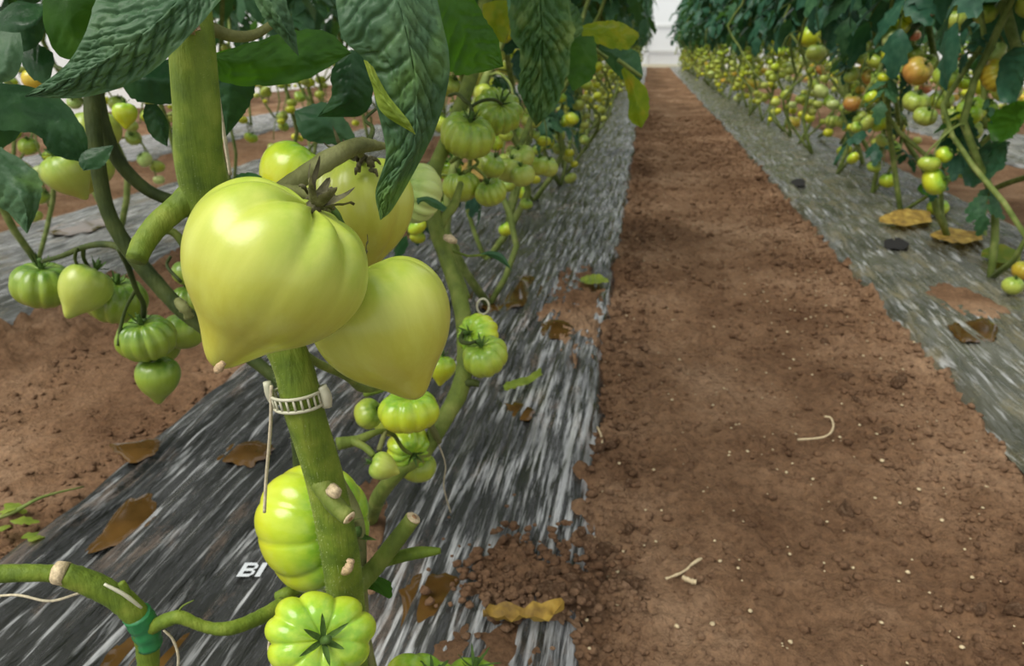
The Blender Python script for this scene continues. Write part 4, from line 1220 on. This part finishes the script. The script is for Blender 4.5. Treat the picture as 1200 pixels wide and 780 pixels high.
leaf_patch('leaf', [(750, 95, 1.22), (728, 92, 1.22), (712, 74, 1.2), (700, 60, 1.18)], [(752, 92, 1.22), (736, 76, 1.2), (722, 66, 1.19), (702, 56, 1.18)],
           [(754, 88, 1.22), (748, 62, 1.22), (732, 54, 1.2), (704, 52, 1.18)], 'leaf_row', Bp, 30, 16, 0.0015, 5, 0.03, 69)
leaf_patch('leaf', [(590, 50, 1.0), (574, 46, 1.0), (566, 28, .99), (566, 5, .98)], [(590, 51, 1.0), (582, 34, .99), (579, 18, .98), (580, 0, .98)],
           [(592, 50, 1.0), (597, 34, 1.0), (596, 16, .99), (594, 0, .98)], 'leaf_yellowing', Bp, 28, 16, 0.001, 5, 0.02, 71)
ptube('petiole', [(690, 52, 1.07, 5), (700, 60, 1.08, 5), (712, 68, 1.09, 4)], 'stem_row', Bp, 6)
ptube('petiole', [(724, 70, 1.1, 5), (738, 80, 1.11, 5), (752, 90, 1.12, 4)], 'stem_row', Bp, 6)

# ------------------------------------------------------------------ twine, clips, litter
v, f = tube([P(248, 40, .43), P(254, 100, .44), P(263, 160, .45), (P(270, 205, .46))], 0.0011, 6, 10, 0.1)
tag(build('twine', v, f, 'twine'), 'pale support twine running down beside the thick upper stem', 'twine', 'support twine')
v, f = tube([P(318, 452, .455), P(317, 500, .47), P(312, 560, .49), P(310, 600, .50)], 0.0011, 6, 10, 0.1)
tag(build('twine', v, f, 'twine'), 'pale support twine hanging from the white clip', 'twine', 'support twine')
v, f = tube([P(-20, 700, .50), P(20, 697, .50), P(58, 704, .495), (P(95, 694, .49))], 0.0009, 6, 10, 0.1)
tag(build('twine', v, f, 'twine'), 'pale twine trailing from the left edge under the bent stem', 'twine', 'support twine')
v, f = tube([P(192, 738, .50), P(203, 750, .505), P(209, 772, .51), P(205, 800, .52)], 0.0009, 6, 10, 0.1)
tag(build('twine', v, f, 'twine'), 'loose twine end curling down from the green tie', 'twine', 'support twine')
v, f = tube([P(122, 684, .474), P(145, 696, .478), P(166, 712, .486)], [0.0009, 0.0014, 0.0009], 8, 6, 0.1)
tag(build('twine', v, f, 'clip_plastic'), 'whitish string lying along the top of the bent stem', 'twine', 'support twine')
v, f = tube([P(322, 738, .50), P(315, 755, .50), P(318, 775, .50), P(326, 792, .50)], 0.0010, 6, 8, 0.1)
tag(build('twine', v, f, 'twine'), 'short twine loop left of the bottom ribbed tomato', 'twine', 'support twine')
v, f = tube([P(514, 520, .82), P(522, 545, .84), P(520, 570, .86), P(528, 600, .90)], 0.0009, 6, 8, 0.2)
tag(build('twine', v, f, 'twine'), 'thin frayed twine dangling from the bowed second stem', 'twine', 'support twine')

# the ladder-like clip on the main stem
cc = P(349, 466, .468)
ax = (P(356, 480, .47) - P(338, 415, .46)).normalized()
clip = empty('stem_clip', cc, 'white ladder-slotted plastic clip ring round the main stem', 'clip')
e1 = CR - ax * CR.dot(ax); e1.normalize(); e2 = ax.cross(e1)
rr_ = 0.0152
tilt = 0.12
def ring_pt(a, h_, r_=rr_): return cc + e1 * (math.cos(a) * r_ * 1.0) + e2 * (math.sin(a) * r_) + ax * (h_ + tilt * math.cos(a) * r_)
for hh in (-0.0042, 0.0042):
    v, f = tube([ring_pt(2 * math.pi * k / 24, hh) for k in range(25)], 0.0011, 8, 2)
    build('band', v, f, 'clip_plastic', clip)
for k in range(22):
    a = 2 * math.pi * k / 22
    v, f = tube([ring_pt(a, -0.0042), ring_pt(a, 0.0042)], 0.0008, 6, 1)
    build('rung', v, f, 'clip_plastic', clip)
v, f = tube([ring_pt(-0.0, -0.007, rr_ * 1.08), ring_pt(-0.0, 0.000, rr_ * 1.15), ring_pt(0.0, 0.007, rr_ * 1.08)], [0.0036, 0.0042, 0.0036], 8, 3)
build('hinge', v, f, 'clip_plastic', clip)
v, f = tube([ring_pt(math.pi, -0.012, rr_ * 1.08), ring_pt(math.pi, -0.004, rr_ * 1.10), ring_pt(math.pi, 0.004, rr_ * 1.05)], [0.0026, 0.003, 0.002], 8, 3)
build('latch', v, f, 'clip_plastic', clip)
# small ring clip on second plant
v, f = tube([P(566 + 7 * math.cos(a), 359 + 9 * math.sin(a), .90 + .004 * math.sin(a)) for a in np.linspace(0, 6.28, 17)], 0.0014, 7, 2)
tag(build('stem_clip', v, f, 'clip_plastic'), 'small white ring clip beside the second plant stem', 'clip')


def ground_leaf(pix, mid_up, mat, label, seed, wav=0.006, z=0.03):
    L_, R_ = pix
    left = catmull([tuple(G(a, b_, z)) for a, b_ in L_], 24); right = catmull([tuple(G(a, b_, z)) for a, b_ in R_], 24)
    V = []
    for i in range(24):
        for j in range(9):
            t = j / 8
            p = left[i] * (1 - t) + right[i] * t
            p[2] = z + mid_up * (2 * abs(t - 0.5)) ** 2 * 1.0 + wav * (float(vnoise(np.array([i * .5]), np.array([t * 3]), seed)[0]) - 0.3)
            V.append(p.copy())
    o = build('fallen_leaf', V, grid_faces(24, 9), mat)
    return tag(o, label, 'leaf', 'fallen leaves')


ground_leaf(([(566, 722), (588, 714), (612, 718), (640, 711), (661, 714)], [(566, 724), (590, 734), (615, 731), (640, 734), (661, 718)]), 0.008, 'leaf_dead',
            'dry yellow leaf lying on the black film at the foot of the soil heap', 4, 0.01, 0.036)
ground_leaf(([(1030, 258), (1055, 248), (1090, 250)], [(1030, 262), (1060, 268), (1092, 262)]), 0.008, 'leaf_dead', 'yellow-brown leaf on the grey film left of the lone lime tomato', 5)
ground_leaf(([(1090, 276), (1112, 270), (1150, 276)], [(1090, 280), (1120, 288), (1152, 284)]), 0.008, 'leaf_dead', 'yellow-brown leaf on the grey film by the foot of the right stem', 6)
ground_leaf(([(1150, 296), (1170, 290), (1196, 298)], [(1150, 304), (1172, 312), (1196, 308)]), 0.008, 'leaf_yellowing', 'yellow-green leaf on the grey film near the right edge', 7)
ground_leaf(([(590, 455), (612, 446), (634, 436)], [(592, 460), (614, 454), (636, 442)]), 0.006, 'leaf_lime', 'small green leaf scrap on the film right of the ribbed pair', 8, 0.008)
ground_leaf(([(680, 328), (695, 324), (712, 328)], [(680, 332), (696, 336), (714, 332)]), 0.005, 'leaf_lime', 'small green leaf scrap at the right edge of the black film', 9, 0.008)
ground_leaf(([(540, 195), (566, 185), (580, 195)], [(540, 205), (566, 212), (582, 205)]), 0.008, 'leaf_dead', 'brown leaf scrap on the film under the second plant', 10)
for k, (pth, lab) in enumerate([([(780, 678), (800, 670), (812, 660), (822, 654)], 'dry straw-coloured twig on the path, nearest the camera'),
                                ([(935, 515), (965, 512), (976, 502), (974, 490), (966, 488)], 'curved dry stalk in the middle of the path'),
                                ([(800, 676), (808, 680), (816, 682)], 'pale dry leaf bit beside the straw-coloured twig'),
                                ([(700, 500), (705, 512), (706, 525)], 'torn strip of film standing at the path edge')]):
    v, f = tube([G(a, b_, 0.006) for a, b_ in pth], 0.0018 if k != 2 else 0.003, 6, 5, 0.4, k)
    tag(build('dry_twig', v, f, 'straw'), lab, 'twig')
# weed at the far left edge
W = empty('weed_sprig', G(20, 600, 0.0), 'pale green weed sprig on the soil at the left edge', 'weed')
v, f = tube([G(-20, 612, 0.01), G(15, 600, 0.02), G(50, 582, 0.03), G(98, 570, 0.02)], [0.003, 0.003, 0.002, 0.001], 6, 6)
build('stalk', v, f, 'stem_row', W)
for k, (px, py) in enumerate([(5, 590), (12, 610), (25, 630), (35, 634), (3, 622), (18, 596)]):
    v, f = leaflet_local(0.03, 0.009, k)
    a = 0.6 * k
    v = np.stack([v[:, 0] * math.cos(a) - v[:, 1] * math.sin(a), v[:, 0] * math.sin(a) + v[:, 1] * math.cos(a), v[:, 2]], -1)
    build('leaf', v + np.array(G(px, py, 0.025)), f, 'leaf_lime', W)

# ------------------------------------------------------------------ rows of plants behind
# shared leaf meshes
LEAFM = {}
for mt in ('leaf_row', 'leaf_row_blue'):
    LEAFM[mt] = []
    for k in range(6):
        rach, lv = compound_leaf(100 + k, 0.28 + 0.02 * (k % 3), 3, 0.35 + 0.12 * (k % 3))
        v, f = join(lv)
        me = make_mesh('leaf', v, f, mt)
        rm = make_mesh('leaf_stalk', rach[0], rach[1], 'stem_row')
        LEAFM[mt].append((me, rm))


def stem_path(rr, height, lean=0.1, kinks=True):
    pts = [(0, 0, 0)]
    x = y = 0
    z = 0
    for k in range(9):
        z = height * (k + 1) / 9
        x += rr.uniform(-lean, lean) * (0.5 if k > 4 else 1); y += rr.uniform(-lean, lean) * 1.3 * (0.5 if k > 4 else 1)
        x *= 0.8; y *= 0.85
        pts.append((x, y, z))
    return pts


def stem_at(pts, z):
    zs = [p[2] for p in pts]
    return np.array([np.interp(z, zs, [p[0] for p in pts]), np.interp(z, zs, [p[1] for p in pts]), z])


PROTO = []
for k in range(6):
    rr = np.random.default_rng(500 + k)
    sp = stem_path(rr, 1.75, 0.09)
    sv, sf = tube(sp, [0.010, 0.010, 0.0095, 0.009, 0.0085, 0.008, 0.0075, 0.007, 0.006, 0.005], 7, 2, 0.1, k)
    sm = make_mesh('main_stem', sv, sf, 'stem_row')
    # a second leaning stem from the same root, pruned low
    sp2 = stem_path(np.random.default_rng(900 + k), 1.3, 0.13)
    s2v, s2f = tube(sp2, [0.007] * 10, 6, 2, 0.1, k + 9)
    s2m = make_mesh('side_stem', s2v, s2f, 'stem_row')
    # foliage
    leaves, fol = [], []
    for j in range(26):
        z = 0.84 + 0.85 * (j / 26) + rr.uniform(-0.06, 0.06)
        a = j * 2.4 + rr.uniform(-0.5, 0.5)
        p = stem_at(sp, z)
        li = int(rr.integers(0, 6))
        leaves.append((p, a, rr.uniform(-0.1, 0.75), li, rr.uniform(0.75, 1.05)))
    lowv = []
    for p, a, tilt_, li, sc in leaves:
        rach, lv = compound_leaf(100 + li, 0.30, 3, 0.35 + 0.12 * (li % 3), 5, 3)
        for v, f in lv:
            v = v * sc
            x, y, z = v.T
            ct, st = math.cos(tilt_), math.sin(tilt_)
            x, z = x * ct + z * st, -x * st + z * ct
            v = np.stack([x * math.cos(a) - y * math.sin(a), x * math.sin(a) + y * math.cos(a), z], -1) + p
            lowv.append((v, f))
    fv, ff = join(lowv)
    fms = {mt: make_mesh('foliage', fv, ff, mt) for mt in ('leaf_row', 'leaf_row_blue')}
    PROTO.append(dict(path=sp, stem=sm, side=s2m, leaves=leaves, fol=fms))

TOMM = []
for k in range(5):
    v, f = tomato_local(ribs=(6, 8, 7, 9, 10)[k], depth=(0.05, 0.09, 0.06, 0.08, 0.08)[k], squash=(0.86, 0.74, 0.85, 0.78, 0.74)[k], dip=0.18, seed=70 + k, nu=24, nv=12)
    TOMM.append({mt: make_mesh('tomato', v, f, mt) for mt in ('tomato_soft', 'tomato_green', 'tomato_lime', 'tomato_gold', 'tomato_orange', 'tomato_mint')})
tl_v, tl_f = tomato_local(ribs=6, depth=0.04, squash=0.84, dip=0.15, seed=3, nu=10, nv=6)
cv, cf = calyx_local(6, 0.5, 0.12, 4)
CALM = make_mesh('calyx', cv, cf, 'calyx_green')

TRUSSM = []
for k in range(4):
    rr = np.random.default_rng(40 + k)
    pts = [(0, 0, 0), (0.04, 0.01, 0.005), (0.08, rr.uniform(-.02, .02), -0.02), (0.10, rr.uniform(-.02, .02), -0.07), (0.105, 0, -0.12)]
    v, f = tube(pts, [0.003, 0.003, 0.0028, 0.0024, 0.002], 6, 3, 0.1)
    TRUSSM.append((make_mesh('fruit_truss', v, f, 'stem_row'), pts))

cands = []          # fruits: (apparent size, loc, radius, mat, variant, row, dist, rot)
ordinal = ['nearest', 'second', 'third', 'fourth', 'fifth', 'sixth', 'seventh', 'eighth', 'ninth', 'tenth']
row_spec = [('R1', ROWX['R1'], 1.35, 0.40, 0.75, 'right tomato row'), ('L1', ROWX['L1'], 1.55, 0.40, 0.8, 'left tomato row'),
            ('L2', ROWX['L1'] - PER, 0.9, 0.42, 0.6, 'second left row'), ('R2', ROWX['R1'] + PER, 1.8, 0.5, 0.6, 'second right row'),
            ('L3', ROWX['L1'] - 2 * PER, 1.5, 0.6, 0.5, 'farthest left row'), ('R3', ROWX['R1'] + 2 * PER, 3.0, 0.6, 0.5, 'farthest right row')]
rs = random.Random(77)
for key, rx, y0, step, fd, rowname in row_spec:
    y = y0
    idx = 0
    while y < YEND - 0.6:
        pr = PROTO[rs.randrange(6)]
        near = (key in ('R1', 'L1') and idx < 7)
        mt = 'leaf_row_blue' if key[0] == 'R' and rs.random() < 0.7 else 'leaf_row'
        loc = Vector((rx + rs.uniform(-0.05, 0.05), y + rs.uniform(-0.06, 0.06), 0.014))
        rz = rs.uniform(0, 6.28)
        if near:
            lab = '%s plant in the %s, counted from the camera' % (ordinal[idx], rowname)
        else:
            lab = 'leafy plant standing %s in the %s' % ('in the middle distance' if y < 7 else 'far off', rowname)
        root = empty('tomato_plant', loc, lab, 'tomato plant', rowname + ' plants')
        root.rotation_euler = (0, 0, rz)
        obj('main_stem', pr['stem'], root)
        o = obj('side_stem', pr['side'], root); o.rotation_euler = (rs.uniform(-.1, .1), rs.uniform(-.1, .1), rs.uniform(0, 6))
        if near:
            for p, a, tl, li, sc in pr['leaves']:
                me, rm = LEAFM[mt][li]
                l_ = obj('leaf', me, root); l_.location = p; l_.rotation_euler = (0, tl, a); l_.scale = (sc,) * 3
                k_ = obj('leaf_stalk', rm, l_)
            for q in range(5):
                z = rs.uniform(0.22, 0.7); p = stem_at(pr['path'], z)
                me, rm = LEAFM['leaf_row' if rs.random() < .5 else 'leaf_row_blue'][rs.randrange(6)]
                l_ = obj('leaf', me, root); l_.location = p; l_.rotation_euler = (0, rs.uniform(0, 0.8), rs.uniform(0, 6.28)); l_.scale = (rs.uniform(0.3, 0.55),) * 3
        else:
            o = obj('foliage', pr['fol'][mt], root)
            tag(o, kind='stuff')
        # trusses
        cz, sz = math.cos(rz), math.sin(rz)
        ntr = 5
        for t in range(ntr):
            z = ((0.30 if y < 3 else 0.2) + 0.46 * (t + rs.random() * 0.9) / ntr) if key[0] == 'R' else (0.22 + 0.42 * (t + rs.random() * 0.9) / ntr)
            p = stem_at(pr['path'], z)
            a = rs.uniform(0, 6.28)
            tm, tp = TRUSSM[rs.randrange(4)]
            if y < 5:
                o = obj('fruit_truss', tm, root); o.location = p; o.rotation_euler = (0, 0, a)
            nf = rs.randint(3, 5)
            for q in range(nf):
                e = tp[1 + (q % 4)]
                lx = e[0] + rs.uniform(-.03, .03); ly = e[1] + rs.uniform(-.04, .04); lz = e[2] - rs.uniform(0.01, 0.05)
                x1, y1 = lx * math.cos(a) - ly * math.sin(a) + p[0], lx * math.sin(a) + ly * math.cos(a) + p[1]
                wl_ = Vector((loc.x + x1 * cz - y1 * sz, loc.y + x1 * sz + y1 * cz, loc.z + p[2] + lz))
                pj = project(wl_)
                if not pj or not (-30 < pj[0] < 1230 and -40 < pj[1] < 800): continue
                rad_ = rs.uniform(0.019, 0.037) if key[0] == 'R' else rs.uniform(0.016, 0.030)
                if wl_.z < rad_ + 0.03: continue
                w = rs.random()
                m_ = 'tomato_soft' if w < 0.35 else 'tomato_lime' if w < 0.62 else 'tomato_green' if w < 0.89 else 'tomato_mint' if w < 0.95 else ('tomato_gold' if w < 0.98 else 'tomato_orange')
                if key[0] == 'L' and m_ in ('tomato_orange', 'tomato_gold'): m_ = 'tomato_lime'
                cands.append((rad_ * F / pj[2], wl_, rad_, m_, rs.randrange(5), key, pj[2], (rs.uniform(-.9, .9), rs.uniform(-.9, .9), rs.uniform(0, 6)), rowname, idx))
        y += step * rs.uniform(0.85, 1.15)
        idx += 1

# explicit fruits win over random ones that would collide with them
fixed = [(o.location.copy(), s) for o, s, sh in right_obj + sec_obj + left_obj]
shown = [(*project(l_), s * F / project(l_)[2]) for l_, s in fixed]
ok = []
for c in sorted(cands, key=lambda c: -c[0]):
    if all((c[1] - l_).length > 0.8 * (c[2] + s) for l_, s in fixed) and all((c[1] - e[1]).length > 0.75 * (c[2] + e[2]) for e in ok if abs(c[1].y - e[1].y) < 0.08):
        # a chance fruit must not hang in front of one that the photograph shows
        pj = project(c[1])
        if any(pj[2] < q[2] and math.hypot(pj[0] - q[0], pj[1] - q[1]) < 0.9 * (q[3] + c[0]) for q in shown): continue
        ok.append(c)
colname = {'tomato_soft': 'soft green', 'tomato_lime': 'yellow-green', 'tomato_green': 'mid green', 'tomato_gold': 'golden', 'tomato_orange': 'orange', 'tomato_mint': 'pale mint'}
NIND = 232
for c in ok[:NIND]:
    ap, l_, r_, m_, var, key, d, rot, rowname, pi_ = c
    o = obj('tomato', TOMM[var][m_])
    o.location = l_; o.scale = (r_,) * 3; o.rotation_euler = rot
    where = 'low' if l_.z < 0.28 else 'midway up' if l_.z < 0.46 else 'high'
    plant = ('%s plant' % ordinal[pi_]) if pi_ < 10 else 'distant plants'
    tag(o, 'small %s tomato %s on the %s of the %s' % (colname[m_], where, plant, rowname), 'tomato', 'small tomatoes of the ' + rowname)
    if d < 3.2:
        cl_ = obj('calyx', CALM, o); cl_.location = (0, 0, 0.62)
rest = {}
for c in ok[NIND:]:
    rest.setdefault((c[5], c[8]), []).append(c)
for (key, rowname), lst in rest.items():
    V, Fs = join([((tl_v * c[2]) + np.array(c[1]), tl_f) for c in lst])
    mts = sorted({c[3] for c in lst})
    o = build('distant_tomatoes', V, Fs, mts[0])
    for m_ in mts[1:]: o.data.materials.append(MATS[m_])
    mi = np.repeat([mts.index(c[3]) for c in lst], len(tl_f))
    o.data.polygons.foreach_set('material_index', mi.astype(np.int32))
    tag(o, 'mass of tiny green and yellow tomatoes far down the ' + rowname, 'tomatoes', None, 'stuff')
print('fruit candidates', len(ok), 'YEND', YEND)

# particular stems and leaves at the right
def rtube(name, pix, mat, parent, x=ROWX['R1']):
    pts = [RX(a, b_, x + dx) for a, b_, dx, w in pix]
    rad = [w * .36 * depth_at_x(a, b_, x + dx) / F for a, b_, dx, w in pix]
    v, f = tube(pts, rad, 8, 6, 0.08)
    return build(name, v, f, mat, parent)


Q = empty('tomato_plant', G(1154, 282, 0.014), 'tomato plant with a bare bent stem rising from the grey film at the right edge', 'tomato plant')
g = G(1154, 282, 0.0); dxb = g.x - ROWX['R1']
rtube('main_stem', [(1154, 284, dxb, 9), (1152, 255, dxb, 9), (1156, 230, dxb, 9), (1172, 218, dxb, 9), (1210, 205, dxb, 9)], 'stem_row', Q)
Q2 = empty('tomato_plant', G(1098, 222, 0.014), 'tomato plant with crossing pale stems in the middle of the right row', 'tomato plant')
g = G(1098, 225, 0.0); dxb = g.x - ROWX['R1']
rtube('main_stem', [(1098, 226, dxb, 8), (1080, 195, dxb * .7, 8), (1058, 158, dxb * .4, 8), (1050, 120, 0, 8), (1042, 70, 0, 8), (1052, 10, 0, 8), (1050, -40, 0, 8)], 'stem_row', Q2)
rtube('side_stem', [(1100, 226, dxb, 7), (1108, 180, dxb * .7, 7), (1112, 130, .0, 7), (1098, 80, 0, 9), (1085, 10, 0, 10), (1080, -40, 0, 10)], 'stem_green', Q2)
rtube('side_stem', [(1155, 150, 0, 8), (1152, 80, 0, 9), (1154, 20, 0, 9), (1150, -40, 0, 9)], 'stem_green', Q2)
rtube('side_stem', [(1196, 70, -.05, 17), (1186, 40, -.05, 17), (1176, 0, -.05, 17), (1168, -40, -.05, 17)], 'stem_row', Q2)
Q3 = empty('tomato_plant', G(1010, 190, 0.014), 'tomato plant with a thick leaning bundle of stems left of the orange-tan fruit', 'tomato plant')
g = G(1010, 195, 0.0); dxb = g.x - ROWX['R1']
rtube('main_stem', [(1012, 196, dxb, 8), (1000, 150, dxb * .6, 8), (985, 95, .02, 9), (968, 45, 0, 10), (950, -10, 0, 10), (945, -40, 0, 10)], 'stem_row', Q3)
rtube('side_stem', [(1030, 198, dxb, 7), (1005, 150, dxb * .6, 7), (995, 100, .02, 8), (978, 45, 0, 9), (965, -10, 0, 9)], 'stem_row', Q3)
rtube('side_stem', [(1028, 198, dxb, 6), (1035, 175, dxb, 6), (1052, 158, dxb * .5, 6), (1060, 140, 0, 6)], 'stem_row', Q3)
rtube('side_stem', [(960, 160, dxb, 5), (980, 145, dxb, 5), (990, 128, dxb * .5, 5), (1006, 118, 0, 5)], 'stem_row', Q3)
rtube('side_stem', [(985, 168, dxb, 5), (1000, 145, dxb, 5), (1012, 132, dxb * .5, 5), (1030, 122, 0, 5)], 'stem_row', Q3)


def xpatch(left, mid, right, dx, mat, parent, seed):
    f = lambda q: [(a, b_, depth_at_x(a, b_, ROWX['R1'] + dx)) for a, b_ in q]
    return leaf_patch('leaf', f(left), f(mid), f(right), mat, parent, 30, 16, 0.003, 5, 0.04, seed, cup=-0.02)


xpatch([(1140, 218), (1136, 195), (1150, 178), (1180, 165)], [(1142, 220), (1152, 200), (1166, 184), (1184, 166)], [(1146, 220), (1172, 208), (1190, 190), (1190, 168)], -0.06, 'leaf_row_blue', Q, 3)
xpatch([(1182, 120), (1178, 95), (1184, 70), (1200, 55)], [(1186, 122), (1192, 98), (1200, 76), (1210, 55)], [(1200, 122), (1210, 98), (1215, 80), (1220, 60)], -0.08, 'leaf_row_blue', Q, 5)
xpatch([(1172, 165), (1168, 145), (1180, 128), (1204, 118)], [(1174, 166), (1182, 150), (1194, 136), (1212, 120)], [(1178, 168), (1200, 160), (1210, 145), (1220, 125)], -0.08, 'leaf_vivid', Q, 7)
xpatch([(1088, 228), (1082, 222), (1086, 216), (1098, 214)], [(1092, 230), (1092, 222), (1096, 218), (1102, 214)], [(1098, 230), (1104, 224), (1106, 218), (1104, 214)], 0.05, 'leaf_vivid', Q2, 9)
xpatch([(1040, 80), (1044, 56), (1056, 38), (1082, 26)], [(1042, 82), (1052, 60), (1062, 44), (1082, 28)], [(1044, 82), (1060, 66), (1072, 48), (1084, 30)], -0.06, 'leaf_row_blue', Q2, 11)


# ------------------------------------------------------------------ leaves above the near plants
rc = random.Random(5)


def canopy(parent, spots, mt):
    pl = world_loc(parent)
    for x, y, z, a, tl, sc in spots:
        me, rm = LEAFM[mt][rc.randrange(6)]
        l_ = obj('leaf', me, parent)
        l_.location = Vector((x, y, z)) - pl
        l_.rotation_euler = (0, tl, a); l_.scale = (sc,) * 3
        obj('leaf_stalk', rm, l_)


sd = P(108, -60, .70)
canopy(D, [(sd.x + rc.uniform(-.12, .10), sd.y + rc.uniform(-.10, .25), rc.uniform(0.98, 1.25), rc.uniform(0, 6.28), rc.uniform(-0.1, 0.3), rc.uniform(0.8, 1.1)) for k in range(16)], 'leaf_row')
sa = P(206, -120, .40)
canopy(A, [(sa.x + rc.uniform(-.05, .05), sa.y + rc.uniform(0.05, .2), rc.uniform(0.92, 1.05), rc.uniform(0.4, 3.4), rc.uniform(-0.1, 0.2), rc.uniform(0.8, 1.0)) for k in range(7)], 'leaf_row')
sb_ = P(575, -60, 1.06)
canopy(Bp, [(sb_.x + rc.uniform(-.08, .08), sb_.y + rc.uniform(-.05, .1), rc.uniform(0.98, 1.15), rc.uniform(0, 6.28), rc.uniform(0.0, 0.4), rc.uniform(0.8, 1.0)) for k in range(6)], 'leaf_row')
v, f = tube([sd, Vector((sd.x, sd.y + .02, 0.85)), Vector((sd.x, sd.y + .04, 1.3))], 0.006, 8, 4)
build('main_stem', v, f, 'stem_shade', D)
v, f = tube([sa, Vector((sa.x, sa.y + .03, 0.85)), Vector((sa.x, sa.y + .06, 1.05))], [0.012, 0.009, 0.006], 10, 4)
build('main_stem', v, f, 'stem_bright', A)
v, f = tube([sb_, Vector((sb_.x, sb_.y + .02, 0.85)), Vector((sb_.x, sb_.y + .04, 1.2))], 0.007, 8, 4)
build('main_stem', v, f, 'stem_green', Bp)
